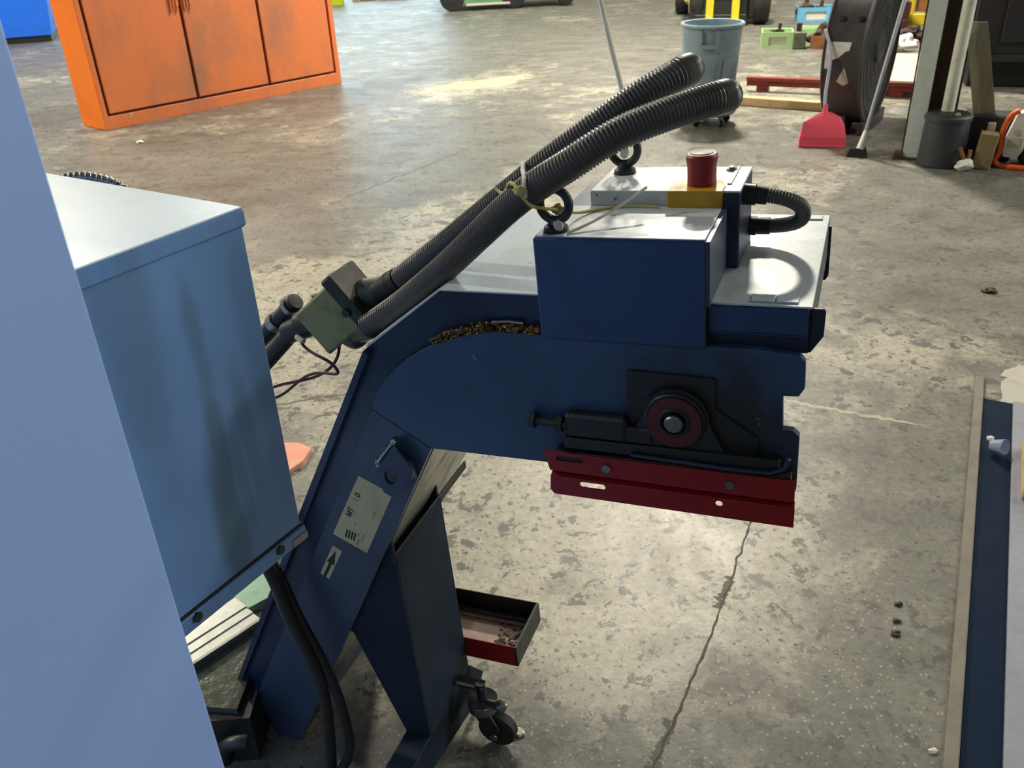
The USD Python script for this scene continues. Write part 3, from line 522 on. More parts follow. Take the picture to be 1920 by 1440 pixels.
meta(obj('swarf', [lump((-0.59 - 0.075 * rng.random() ** 1.6, rng.uniform(0.212, 0.345), tb + 0.004), rng.uniform(0.0015, 0.0055), k, (1.4, 1, .6), 1, .7) for k in range(140)], M['tray_dirt'], tr, False), kind='stuff')

# corrugated conduits tied across the near eyebolt
c1 = thing('corrugated_conduit', 'nearer of two thick grey corrugated conduits lying across the near eyebolt', 'conduit', matrix=CONV, group=None)
pts1 = [(-0.712, 0.075, -0.104), (-0.590, 0.055, -0.023), (-0.490, 0.035, 0.056), (-0.399, 0.010, 0.130), (-0.351, -0.005, 0.163), (-0.302, -0.006, 0.191), (-0.260, 0.006, 0.215), (-0.216, 0.030, 0.231), (-0.176, 0.060, 0.240), (-0.141, 0.095, 0.2445), (-0.114, 0.125, 0.244)]
obj('hose', corrugated(pts1, 0.0218, 0.0050, 0.0028, smooth_end=0.05), M['conduit'], c1, True)
c2 = thing('corrugated_conduit', 'farther of two thick grey corrugated conduits, its end reaching higher', 'conduit', matrix=CONV)
pts2 = [(-0.691, 0.125, -0.054), (-0.567, 0.100, 0.030), (-0.432, 0.076, 0.124), (-0.309, 0.070, 0.208), (-0.237, 0.090, 0.252), (-0.170, 0.155, 0.278)]
obj('hose', corrugated(pts2, 0.0212, 0.0050, 0.0028, smooth_end=0.05), M['conduit'], c2, True)
obj('collar', [rod((-0.704, 0.127, -0.064), (-0.674, 0.122, -0.043), 0.0245, 18), rod((-0.676, 0.122, -0.045), (-0.658, 0.118, -0.032), 0.0240, 18, 0.0225)], M['black'], c2)
ct = thing('cable_tie', 'white nylon cable tie round the two conduits above the near eyebolt', 'cable tie', matrix=CONV)
obj('band', [tube(spline([(-0.412, 0.098, 0.150), (-0.408, 0.082, 0.166), (-0.396, 0.054, 0.173), (-0.386, 0.026, 0.172), (-0.373, -0.004, 0.172), (-0.364, -0.030, 0.165), (-0.362, -0.036, 0.152)], 30)[0], 0.0032, 8), lump((-0.364, -0.034, 0.160), 0.005, 2, (1.2, .8, .8), 1, .2)], M['tie'], ct)
ys = thing('yellow_string', 'loose yellow string knotted at the near eyebolt and trailing over the motor cover', 'string', matrix=CONV)
obj('twine', [tube(spline([(-0.442, 0.055, 0.139), (-0.405, 0.010, 0.153), (-0.372, -0.034, 0.163), (-0.362, -0.038, 0.150), (-0.356, -0.012, 0.132), (-0.336, 0.022, 0.118), (-0.325, 0.070, 0.1), (-0.300, 0.105, 0.0950), (-0.260, 0.118, 0.0948), (-0.222, 0.116, 0.0948)], 60)[0], 0.0023, 8), lump((-0.368, -0.037, 0.162), 0.0062, 9, (1.4, .8, 1.0), 2, .4), lump((-0.338, 0.024, 0.119), 0.0075, 8, (1.2, .8, 1.2), 2, .5)], M['string'], ys)
tw = thing('tie_tail', 'thin pale tie tail sticking up from the foot of the near eyebolt', 'cable tie', matrix=CONV)
obj('tail', [tube(spline([(-0.318, -0.005, 0.0952), (-0.285, 0.03, 0.104), (-0.253, 0.07, 0.118), (-0.234, 0.10, 0.128)], 20)[0], 0.0021, 8), lump((-0.331, -0.002, 0.104), 0.007, 11, (1, .7, 1.1), 2, .3)], M['pale'], tw)
hc = thing('hanging_cord', 'thin white cord hanging down to the far eyebolt', 'cord')
Pfar = np.array([0.188, 1.325, 1.318])
obj('strand', tube([Pfar, (0.185, 1.36, 1.406), (0.169, 1.37, 1.466), (0.154, 1.38, 1.528), (0.10, 1.42, 1.74), (-1.40, 2.53, 7.6)], 0.0040, 8), M['cord'], hc)
obj('knot', lump(Pfar, 0.007, 3, (1, 1, 1.2), 2, .3), M['cord'], hc)

# junction block and fittings where the conduits end
jb = thing('junction_block', 'olive cast metal junction block at the lower end of the conduits', 'connector', matrix=CONV)
def along(c, half, d, up=(0, 1, 0)):   # box along direction d in x,z
    d = np.asarray(d, float) / np.linalg.norm(d); s = np.asarray(up, float); n = np.cross(d, s)
    m = bx(-half[0], half[0], -half[1], half[1], -half[2], half[2], 0.004)
    T4 = np.eye(4); T4[:3, :3] = np.c_[d, s, n]; T4[:3, 3] = c; m.apply_transform(T4); return m
D = (0.84, -0.03, 0.54)
obj('block', along((-0.797, 0.12, -0.103), (0.052, 0.036, 0.046), (0.80, 0, 0.60)), M['olive'], jb)
obj('flange', along((-0.748, 0.12, -0.072), (0.013, 0.042, 0.060), (0.80, 0, 0.60)), M['grime'], jb)
obj('outlet', [rod((-0.745, 0.13, -0.068), (-0.708, 0.138, -0.064), 0.026, 20), rod((-0.762, 0.115, -0.132), (-0.715, 0.100, -0.110), 0.0245, 20), lump((-0.770, 0.115, -0.142), 0.025, 1, (1, 1, 1), 3, .05)], M['conduit'], jb)
obj('block_screw', [hexbolt((-0.750, 0.078, -0.082), (0, -1, 0), 0.008, 0.005)], M['dark_steel'], jb, False)
obj('gland', [rod((-0.845, 0.12, -0.118), (-0.880, 0.12, -0.132), 0.026, 16, 0.026), rod((-0.878, 0.12, -0.131), (-0.915, 0.12, -0.150), 0.021, 16)], M['black'], jb)
for k, (a, bq, r) in enumerate((((-0.905, 0.12, -0.145), (-1.07, 0.12, -0.29), 0.0175), ((-0.905, 0.15, -0.098), (-1.06, 0.16, -0.225), 0.0165))):
    t = thing('sleeved_cable', ('lower' if k == 0 else 'upper') + ' of two black sleeved cables entering behind the light blue cabinet', 'cable', matrix=CONV)
    obj('sleeve', corrugated([a, tuple((np.array(a) + np.array(bq)) / 2), bq], r, 0.006, 0.0012, 16), M['black'], t, True)
    if k: obj('clamp', [rod((-0.916, 0.151, -0.107), (-0.924, 0.151, -0.113), 0.021, 18), rod((-0.958, 0.153, -0.141), (-0.972, 0.154, -0.152), 0.019, 18)], M['steel'], t)
for k, (pts, m, lab) in enumerate((([(-0.872, 0.095, -0.148), (-0.835, 0.08, -0.168), (-0.795, 0.075, -0.188), (-0.795, 0.08, -0.200), (-0.83, 0.09, -0.210), (-0.90, 0.10, -0.238), (-1.04, 0.11, -0.29)], 'black', 'thin black wire looping out below the olive junction block'),
                               ([(-0.800, 0.11, -0.150), (-0.800, 0.10, -0.172), (-0.82, 0.10, -0.200), (-0.90, 0.105, -0.240), (-1.02, 0.12, -0.30)], 'maroon', 'thin reddish wire below the olive junction block'))):
    t = thing('wire', lab, 'wire', matrix=CONV); obj('strand', tube(spline(pts, 50)[0], 0.0028, 8), M[m], t)
    if k == 0: obj('ferrule', rod((-0.880, 0.098, -0.144), (-0.864, 0.092, -0.151), 0.006), M['pale'], t)

# hoses hanging down in front of the neck
for lab, pts, r in (('upper black coolant hose running down from under the light blue cabinet', [(-0.960, -0.10, -0.46), (-0.926, -0.075, -0.569), (-0.918, -0.07, -0.674), (-0.891, -0.07, -0.794), (-0.894, -0.07, -0.948), (-0.922, -0.07, -1.105)], 0.0125),
                    ('shorter black coolant hose beside the neck, on the right of the other hose', [(-0.962, -0.085, -0.47), (-0.931, -0.058, -0.565), (-0.914, -0.052, -0.68), (-0.872, -0.056, -0.82), (-0.858, -0.06, -0.964), (-0.872, -0.06, -1.05), (-0.905, -0.09, -1.106)], 0.0105)):
    t = thing('coolant_hose', lab, 'hose', matrix=CONV); obj('hose', tube(spline(pts, 60)[0], r, 14), M['rubber'], t, True)

def streaked_blue():
    """light blue paint with dried drip stains running down the face"""
    n = {'tc': ('texture_coordinate', {}), 'n1': ('noise_texture', {'scale': 9.0, 'detail': 6.0, 'roughness': 0.6}), 'mp': ('mapping', {'scale': (0.0, 1.0, 0.16)}), 'n2': ('noise_texture', {'scale': 5.0, 'detail': 5.0}),
         'r': ('rgb_ramp', {'ramp': [(0.3, lin((106, 146, 190))), (0.7, lin((118, 158, 204)))]}), 'p': ('principled_bsdf', {'roughness': 0.36})}
    k = [('tc.object', 'n1.vector'), ('tc.object', 'mp.vector'), ('tc.object', 'n2.vector'), ('n2.fac', 'r.fac')]
    last = None
    for i, (y, z, r, a) in enumerate([(-0.105, 1.20, 0.019, 0.5), (-0.108, 1.05, 0.022, 0.8), (-0.118, 0.92, 0.034, 0.9), (-0.062, 1.06, 0.020, 0.45), (-0.085, 1.00, 0.018, 0.5), (-0.19, 1.325, 0.06, 0.55), (-0.02, 1.20, 0.03, 0.3)]):
        n['d%d' % i] = ('vector_math', {'math_type': 'distance', 'vector2': (0, y, z * 0.16)}); n['j%d' % i] = ('math', {'math_type': 'multiply_add', 'value2': 0.022, 'value3': -0.011}); n['s%d' % i] = ('math', {'math_type': 'add'})
        n['m%d' % i] = ('map_range', {'range_type': 'smoothstep', 'from_min': r * 0.35, 'from_max': r, 'to_min': a, 'to_max': 0.0})
        k += [('mp.vector', 'd%d.vector1' % i), ('n1.fac', 'j%d.value1' % i), ('d%d.value' % i, 's%d.value1' % i), ('j%d.value' % i, 's%d.value2' % i), ('s%d.value' % i, 'm%d.value' % i)]
        if last:
            n['x%d' % i] = ('math', {'math_type': 'maximum'}); k += [(last, 'x%d.value1' % i), ('m%d.result' % i, 'x%d.value2' % i)]; last = 'x%d.value' % i
        else: last = 'm%d.result' % i
    n['c'] = ('mix', {'mix_type': 'mix', 'color2': lin((84, 114, 132))}); k += [(last, 'c.fac'), ('r.color', 'c.color1'), ('c.color', 'p.base_color')]
    return usdkit.material(stage, '/World/Looks/streaked_blue', n, k, surface='p.BSDF')
M['streaked'] = streaked_blue()

# ------------------------------------------------------------------ machine tool on the left
mt = thing('machine_tool', 'large periwinkle blue machine enclosure filling the left edge', 'machine', (-0.323, 0.62, 0), -22.0)
obj('side_panel', bx(-0.035, 0.0, -1.9, 0.0, 0.02, 2.10, 0.004), M['peri'], mt)
obj('enclosure', [bx(-1.9, -0.036, -1.9, -0.01, 0.0, 2.08, 0.01)], M['peri'], mt)
cb = thing('control_cabinet', 'light blue steel cabinet with a streaked side and glare put into the colour of its top', 'cabinet', (-0.320, 1.031, 0), -32.0)
obj('body', bx(-0.42, -0.001, -0.335, -0.001, 0.862, 1.335, 0.003), M['streaked'], cb)
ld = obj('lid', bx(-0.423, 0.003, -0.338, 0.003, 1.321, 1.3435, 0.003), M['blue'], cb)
obj('lid_top_glare', bx(-0.421, 0.001, -0.336, 0.001, 1.343, 1.3455, 0.001), M['lid_glare'], ld, label='cabinet top sheet with daylight glare put into its pale colour')
obj('base_strip', [bx(-0.423, 0.003, -0.338, 0.003, 0.835, 0.860, 0.002)], M['blue'], cb)
obj('base_seam', bx(-0.42, 0.0005, -0.335, 0.0005, 0.858, 0.8645, 0), M['ink'], cb, False)
for y in (-0.052, -0.205, -0.30):
    obj('screw', hexbolt((0.002, y, 0.852), (1, 0, 0), 0.0075, 0.004), M['dark_steel'], cb, False)
obj('mount_arm', bx(-0.40, -0.30, -0.44, -0.334, 0.90, 1.25, 0.004), M['dark_steel'], cb)
obj('corner_clip', bx(-0.02, 0.0045, -0.03, 0.0045, 0.836, 0.852, 0.002), M['steel'], cb)
bh = thing('braided_hose', 'steel braided hose arching up behind the pale cabinet top', 'hose')
bp = [(-0.83, 1.335, 1.24), (-0.775, 1.345, 1.272), (-0.73, 1.348, 1.290), (-0.695, 1.351, 1.303), (-0.662, 1.352, 1.308), (-0.630, 1.349, 1.304), (-0.598, 1.343, 1.292), (-0.56, 1.335, 1.25), (-0.54, 1.32, 1.15), (-0.55, 1.30, 0.95)]
P, L = spline(bp, 500); s = np.linspace(0, L, 500)
obj('braid', tube(P, 0.0105 - 0.0022 * (0.5 + 0.5 * np.cos(2 * np.pi * s / 0.0085)), 12), M['steel'], bh, True)

tk = thing('coolant_tank', 'low oily coolant tank under the machine, with white slatted way covers on it', 'tank')
obj('tank_body', prism_xy(Polygon([(-0.60, 1.305), (-0.735, 1.30), (-1.35, 1.30), (-1.35, 2.0), (-0.62, 1.85), (-0.60, 1.62)]), 0.0, 0.135), M['tank'], tk, False)
obj('tank_lid', prism_xy(Polygon([(-0.628, 1.318), (-0.715, 1.33), (-0.80, 1.36), (-0.80, 1.50), (-0.655, 1.625), (-0.615, 1.59)]), 0.135, 0.150), M['wet'], tk, False, label='oily wet steel lid')
def slat(o, w):
    a = np.array([-0.985, 1.245]); bq = np.array([-0.660, 1.600]); n = np.array([-(bq - a)[1], (bq - a)[0]]); n /= np.linalg.norm(n)
    return Polygon([a + n * o, bq + n * o, bq + n * (o + w), a + n * (o + w)])
for o, w, z in ((-0.030, 0.026, 0.163), (-0.002, 0.026, 0.166), (0.026, 0.05, 0.169), (0.078, 0.05, 0.172)):
    obj('way_slat', prism_xy(slat(o, w), 0.150, z), M['bright'], tk, False, label='white way cover slat')
obj('slat_rail', prism_xy(slat(-0.046, 0.008), 0.150, 0.172), M['steel'], tk, False)
obj('green_plate', prism_xy(Polygon([(-0.672, 1.612), (-0.735, 1.652), (-0.76, 1.72), (-0.70, 1.78), (-0.615, 1.72), (-0.615, 1.66)]), 0.136, 0.168), M['green_plate'], tk, False, label='green tinted plate')
obj('pipe_elbow', tube(spline([(-0.66, 1.285, 0.03), (-0.655, 1.27, 0.085), (-0.63, 1.262, 0.11), (-0.60, 1.262, 0.112)], 20)[0], 0.016, 14), M['dark_steel'], tk)

# ------------------------------------------------------------------ hall: left and middle background
oc = thing('orange_cabinet', 'scuffed orange three-door steel cabinet on the floor', 'cabinet', (-3.63, 8.18, 0), 47.9)
LL, DD, HH = 2.77, 0.45, 1.9        # local x along the front, y into the cabinet
obj('body', [bx(0, LL, 0.022, DD, 0.0, HH, 0.003), bx(0, LL, 0, 0.03, 0.0, 0.115, 0.003), bx(0, 0.045, 0, 0.03, 0.11, HH, 0.003), bx(LL - 0.06, LL, 0, 0.03, 0.11, HH, 0.003), bx(0, LL, 0, 0.03, HH - 0.08, HH, 0.003)], M['orange'], oc)
obj('side_sheet', bx(-0.006, 0.0, 0.0, DD, 0.004, HH, 0.001), M['orange_side'], oc, label='orange side with the light on it put into a brighter colour')
obj('shadow_gap', bx(0.046, LL - 0.062, 0.0215, 0.0225, 0.116, HH - 0.082, 0), M['orange_dark'], oc, False)
xs = [0.055, 0.985, 1.83, 2.70]
for k in range(3):
    x0, x1 = xs[k] + 0.012, xs[k + 1] - 0.020
    d = obj('door', bx(x0, x1, -0.006, 0.02, 0.140, HH - 0.10, 0.004), M['orange'], oc)
for x in (0.92, 1.06):
    h = obj('handle', [bx(x - 0.05, x + 0.05, -0.012, -0.006, 0.97, 1.22, 0.003)] + [bx(x - 0.045 + 0.03 * q, x - 0.033 + 0.03 * q, -0.022, -0.012, 0.925 + 0.02 * (q % 2), 1.10, 0.002) for q in range(3)], M['orange'], oc)
bb = thing('blue_bin', 'bright blue steel bin on a black base beyond the orange cabinet', 'bin', (-8.55, 15.2, 0), 20.0)
obj('bin_body', prism_xz(Polygon([(-1.2, 0.10), (1.2, 0.10), (1.35, 1.3), (-1.35, 1.3)]), 0.0, 1.3), M['bin_blue'], bb, False)
obj('bin_base', bx(-1.18, 1.18, 0.03, 1.25, 0.0, 0.10, 0.01), M['black'], bb)
obj('bin_rim', bx(-1.38, 1.38, -0.03, 1.33, 1.3, 1.36, 0.01), M['bin_blue'], bb)

pl = thing('timber_pallet', 'pale timber pallet on the floor beyond the orange cabinet', 'pallet', (-2.55, 20.75, 0), -4.0)
for k in range(3): obj('stringer', bx(-0.6, 0.6, 0.05 + 0.42 * k, 0.13 + 0.42 * k, 0.022, 0.11, 0.003), M['pallet'], pl)
for k in range(6): obj('deck_board', bx(-0.6 + 0.21 * k, -0.6 + 0.21 * k + 0.15, 0.0, 1.05, 0.11, 0.132, 0.003), M['pallet'], pl)
for k in range(3): obj('bottom_board', bx(-0.6 + 0.5 * k, -0.6 + 0.5 * k + 0.18, 0.0, 1.05, 0.0, 0.022, 0.003), M['pallet'], pl)
lt = thing('lime_tub', 'small lime yellow tub beside the pallet, partly behind the orange cabinet', 'tub', (-3.42, 20.2, 0), 0)
obj('tub_body', lathe([(0, 0), (0.19, 0), (0.22, 0.40), (0.235, 0.42), (0.215, 0.42), (0.185, 0.02), (0, 0.02)], 24), M['lime'], lt)
obj('lid', cyl(0.236, 0.42, 0.445, 24), M['black'], lt)

gc = thing('green_vehicle', 'green wheeled works vehicle parked far off in the hall', 'vehicle', (0.0, 17.6, 0), 6.0)
obj('vehicle_body', [prism_xz(rnd([(-0.80, 0.13), (0.55, 0.13), (1.55, 0.17), (1.55, 0.62), (-0.80, 0.62)], 0.04), 0.06, 1.3), bx(-0.72, 0.45, 0.12, 1.2, 0.6, 1.0, 0.04)], M['cart_green'], gc, False)
obj('side_step', bx(-0.55, 0.28, 0.0, 0.10, 0.085, 0.125, 0.006), M['pale'], gc)
for x in (-0.80, 0.36, 1.35):
    r = 0.23 if x < 1 else 0.15
    w = obj('wheel', orient(lathe([(0, -0.09), (r * .7, -0.09), (r * .96, -0.075), (r, -0.04), (r, 0.04), (r * .96, 0.075), (r * .7, 0.09), (0, 0.09)], 28), (0, 1, 0), (x, 0.10, r)), M['rubber'], gc)
    obj('hub', orient(lathe([(0, 0.085), (r * .5, 0.085), (r * .45, 0.1), (0, 0.1)], 20), (0, -1, 0), (x, 0.10, r)), M['dark_steel'], w)

fk = thing('forklift', 'yellow and black forklift parked behind the grey trash can', 'forklift', (3.30, 13.75, 0), -14.0)
obj('mast_rail', bx(-0.36, -0.27, 0.0, 0.12, 0.05, 2.1, 0.01), M['black'], fk)
obj('mast_rail', bx(0.30, 0.39, 0.0, 0.12, 0.05, 2.1, 0.01), M['black'], fk)
obj('carriage', [bx(-0.44, 0.39, 0.02, 0.05, 0.06, 0.95, 0.006), bx(-0.36, 0.39, -0.02, 0.03, 0.07, 0.16, 0.006), bx(-0.36, 0.39, -0.02, 0.03, 0.42, 0.50, 0.006)], M['dark_steel'], fk)
for k in range(3): obj('hydraulic_cylinder', rod((-0.12 + 0.12 * k, 0.08, 0.06), (-0.12 + 0.12 * k, 0.08, 1.9), 0.03), M['black'], fk)
obj('axle_housing', bx(-0.40, 0.62, 0.14, 0.4, 0.09, 0.42, 0.02), M['rubber'], fk)
for x in (-0.145, 0.225):
    obj('fork', [bx(x - 0.055, x + 0.055, -0.075, -0.025, 0.03, 0.55, 0.006), bx(x - 0.055, x + 0.055, -0.55, -0.03, 0.03, 0.07, 0.006)], M['fork_yellow'], fk)
for x, y, r in ((0.60, 0.26, 0.33), (-0.33, 0.32, 0.33), (0.62, 1.75, 0.27), (-0.62, 1.75, 0.27)):
    w = obj('wheel', orient(lathe([(0, -0.12), (r * .6, -0.12), (r * .92, -0.11), (r, -0.07), (r, 0.07), (r * .92, 0.11), (r * .6, 0.12), (0, 0.12)], 32), (1, 0, 0), (x, y, r)), M['rubber'], fk)
    obj('hub', orient(lathe([(0, 0.12), (r * .55, 0.12), (r * .5, 0.135), (0, 0.14)], 22), (1 if x > 0 else -1, 0, 0), (x, y, r)), M['tan'], w)
obj('truck_body', [bx(-0.55, 0.55, 0.55, 2.2, 0.25, 1.0, 0.05), bx(0.42, 0.66, 0.62, 1.40, 0.16, 0.62, 0.03)], M['tan'], fk)

# the bin and its dolly
dl = thing('bin_dolly', 'round grey wheeled dolly under the trash can', 'dolly', (1.735, 7.43, 0), 0)
obj('deck', lathe([(0, 0.085), (0.215, 0.085), (0.235, 0.10), (0.235, 0.155), (0.222, 0.16), (0.218, 0.115), (0, 0.115)], 36), M['bin_grey'], dl)
for a in range(5):
    t = math.radians(-62 + 72 * a); x, y = 0.17 * math.cos(t), 0.17 * math.sin(t)
    cs = obj('castor', [bx(x - 0.016, x + 0.016, y - 0.014, y + 0.014, 0.05, 0.086, 0.003)], M['bin_grey'], dl)
    obj('wheel', orient(lathe([(0, -0.011), (0.026, -0.011), (0.030, -0.007), (0.030, 0.007), (0.026, 0.011), (0, 0.011)], 18), (math.cos(t + 1), math.sin(t + 1), 0), (x + 0.008, y, 0.030)), M['black'], cs)
tc = thing('trash_can', 'tall grey plastic trash can standing on a wheeled dolly', 'trash can', (1.735, 7.43, 0.116), 0)
obj('can_body', lathe([(0, 0), (0.195, 0), (0.203, 0.01), (0.238, 0.655), (0.228, 0.655), (0.195, 0.02), (0, 0.02)], 56), M['bin_grey'], tc)
obj('rim', lathe([(0.226, 0.648), (0.242, 0.648), (0.254, 0.652), (0.256, 0.668), (0.248, 0.678), (0.228, 0.676)][::1] + [(0.226, 0.648)], 56), M['bin_grey'], tc)
def wrap(m, R0=0.203, R1=0.240, H=0.66):     # lay a flat piece (x = arc length, y = height, z = thickness) on the can, centred on its side facing the viewer
    v = m.vertices; rr = R0 + (R1 - R0) * np.clip(v[:, 1] / H, 0, 1) + v[:, 2]; a = -1.87 + v[:, 0] / 0.22
    m = m.copy(); m.vertices = np.c_[rr * np.cos(a), rr * np.sin(a), v[:, 1]]; return m
def flat(p, z0, z1):
    m = extr(p, z1 - z0); m.apply_translation([0, 0, z0]); m = m.subdivide().subdivide(); return m
obj('handle', [wrap(flat(sbox(-0.075, 0.52, -0.05, 0.64), 0, 0.022)), wrap(flat(sbox(0.045, 0.52, 0.072, 0.64), 0, 0.022)), wrap(flat(sbox(-0.062, 0.505, 0.06, 0.535), -0.002, 0.024))], M['bin_grey'], tc)
obj('rib', wrap(flat(Polygon([(-0.085, 0.46), (0.08, 0.46), (0.05, 0.36), (0.035, 0.01), (-0.035, 0.01), (-0.05, 0.36)]), -0.002, 0.010)), M['bin_grey'], tc)
obj('rib', wrap(flat(Polygon([(0.12, 0.42), (0.24, 0.44), (0.22, 0.01), (0.10, 0.01)]), -0.002, 0.008)), M['bin_grey'], tc)
obj('rib', wrap(flat(Polygon([(-0.25, 0.42), (-0.13, 0.44), (-0.11, 0.01), (-0.21, 0.01)]), -0.002, 0.008)), M['bin_grey'], tc)

# the big drum fan, with a dustpan and brush leaning at it
ax = np.array([0.825, -0.565, 0.0]); R = 0.58; C0 = np.array([2.85, 7.12, R + 0.035])
fan = thing('drum_fan', 'large black drum fan standing on its edge', 'fan', tuple(C0), math.degrees(math.atan2(ax[1], ax[0])))
HWD = 0.150     # local x is the axis
dm = orient(lathe([(R - 0.03, -HWD), (R, -HWD), (R + 0.012, -HWD + 0.012), (R, -HWD + 0.028), (R, HWD - 0.028), (R + 0.012, HWD - 0.012), (R, HWD), (R - 0.03, HWD), (R - 0.03, -HWD)], 80), (1, 0, 0), (0, 0, 0))
obj('drum', dm, M['drum'], fan, 40)
obj('face', orient(lathe([(0, HWD - 0.035), (R - 0.028, HWD - 0.02), (R - 0.028, HWD - 0.05), (0, HWD - 0.07)], 64), (1, 0, 0), (0, 0, 0)), M['drum_face'], fan)
obj('face', orient(lathe([(0, HWD - 0.035), (R - 0.028, HWD - 0.02), (R - 0.028, HWD - 0.05), (0, HWD - 0.07)], 64), (-1, 0, 0), (0, 0, 0)), M['drum_face'], fan)
for k in range(5): obj('guard_ring', ring(0.12 + 0.095 * k, 0.003, (1, 0, 0), (HWD - 0.008, 0, 0), 56, 8), M['drum'], fan)
obj('motor', orient(lathe([(0, 0), (0.13, 0), (0.13, 0.03), (0.10, 0.045), (0, 0.045)], 32), (1, 0, 0), (HWD - 0.05, 0, 0)), M['drum'], fan)
def on_drum(p, r=R, h=0.002):     # flat sheet in (along the axis, angle) laid on the drum
    m = extr(p.segmentize(0.02), h); m = m.subdivide(); v = m.vertices
    a = v[:, 1]; rr = r + 0.0005 + v[:, 2]; m.vertices = np.c_[v[:, 0], -rr * np.cos(a), rr * np.sin(a)]; return m
obj('paper_remnant', on_drum(Polygon([(-0.155, 0.02), (-0.145, -0.16), (-0.105, -0.17), (-0.085, -0.06), (-0.03, -0.03), (0.015, 0.05), (0.04, 0.06), (0.05, 0.16), (-0.13, 0.16)])), M['white'], fan, False, label='torn white paper remnant')
obj('paper_remnant', on_drum(Polygon([(0.02, -0.14), (0.06, -0.34), (0.02, -0.38), (-0.03, -0.33)])), M['pale'], fan, False, label='pointed pale paper remnant')
for x in (-0.06, 0.07):
    obj('vent_clip', on_drum(Polygon([(x, 0.40), (x + 0.022, 0.40), (x + 0.03, 0.46), (x - 0.008, 0.46)]), R, 0.02), M['black'], fan, False)
obj('stand', [bx(-0.17, -0.12, -0.35, 0.35, -R - 0.035, -R + 0.06, 0.006), bx(0.12, 0.17, -0.35, 0.35, -R - 0.035, -R + 0.06, 0.006), bx(-0.05, 0.03, -0.36, -0.10, -R - 0.03, -R + 0.11, 0.006)], M['drum'], fan)
obj('foot_bracket', [prism_xz(rnd([(-0.03, -R - 0.03), (0.03, -R - 0.03), (0.02, -R + 0.10), (-0.02, -R + 0.10)], 0.006), -0.27, -0.262)], M['drum'], fan, False)

dp = thing('lobby_dustpan', 'red upright dustpan with a grey stick handle', 'dustpan', (2.40, 6.50, 0), -16.0)
obj('pan', [trimesh.convex.convex_hull(np.array([(-0.165, -0.05, 0.004), (0.165, -0.05, 0.004), (-0.165, -0.04, 0.07), (0.165, -0.04, 0.07), (-0.165, 0.10, 0.004), (0.165, 0.10, 0.004), (-0.16, 0.10, 0.08), (0.16, 0.10, 0.08)])),
            trimesh.convex.convex_hull(np.array([(-0.163, -0.042, 0.068), (0.163, -0.042, 0.068), (-0.16, 0.10, 0.07), (0.16, 0.10, 0.07), (-0.15, 0.0, 0.17), (0.145, 0.0, 0.15), (-0.03, 0.05, 0.235), (0.05, 0.05, 0.235), (-0.02, 0.10, 0.23), (0.04, 0.10, 0.23), (0.12, 0.10, 0.19)]))], M['dustpan'], dp, False)
obj('pan_lip', bx(-0.168, 0.168, -0.062, -0.046, 0.0, 0.016, 0.003), M['dustpan'], dp)
obj('socket', rod((0.0, 0.06, 0.215), (-0.003, 0.075, 0.29), 0.022, 14, 0.015), M['dustpan'], dp)
obj('stick', tube(spline([(0.0, 0.065, 0.24), (-0.008, 0.12, 0.48), (-0.022, 0.185, 0.69), (-0.05, 0.215, 0.76), (-0.062, 0.23, 0.79)], 24)[0], 0.012, 12), M['handle'], dp, True)
br = thing('long_brush', 'small dark brush head on a long grey handle leaning by the drum fan', 'brush', (2.55, 6.18, 0), -20.0)
obj('bristles', trimesh.convex.convex_hull(np.array([(-0.075, -0.05, 0.0), (0.065, -0.055, 0.0), (0.07, 0.055, 0.0), (-0.07, 0.06, 0.0), (-0.055, -0.03, 0.055), (0.05, -0.03, 0.06), (0.05, 0.045, 0.06), (-0.05, 0.045, 0.05)])), M['rubber'], br, False)
obj('socket', rod((0.01, -0.028, 0.052), (0.035, 0.035, 0.165), 0.026, 16, 0.017), M['white'], br)
obj('stick', rod((0.033, 0.03, 0.15), (0.225, 0.33, 1.45), 0.0135, 14), M['handle'], br)

# timber, red beams and board on the floor behind the fan
tp = meta(obj('timber_beam', place(bx(-0.42, 0.42, -0.05, 0.05, 0, 0.075, 0.004), (2.50, 7.92, 0), -34), M['wood']), 'pale timber beam lying between the trash can and the drum fan', 'timber')
rb = thing('red_platform', 'low red oxide steel platform carrying a pinkish board, behind the drum fan', 'platform', (2.40, 8.72, 0), -27.0)
for k in range(2): obj('beam', [bx(0.95 * k, 1.75, 0.03 + 0.6 * k, 0.06 + 0.6 * k, 0.05, 0.125, 0.003), bx(0.95 * k, 1.75, 0.0 + 0.6 * k, 0.08 + 0.6 * k, 0.10, 0.135, 0.003)], M['beam_red'], rb)
for k in range(2): obj('cross_bar', bx((0.10, 1.30)[k], (0.20, 1.42)[k], 0.02, (0.16, 0.66)[k], 0.0, 0.055, 0.004), M['beam_red'], rb)
pk = meta(obj('pink_board', place(bx(0.95, 1.74, -0.02, 1.6, 0.0, 0.02, 0.002), (2.40, 8.72, 0.136), -27), M['pink']), 'pinkish board lying on the red platform, seen past the fan', 'board')

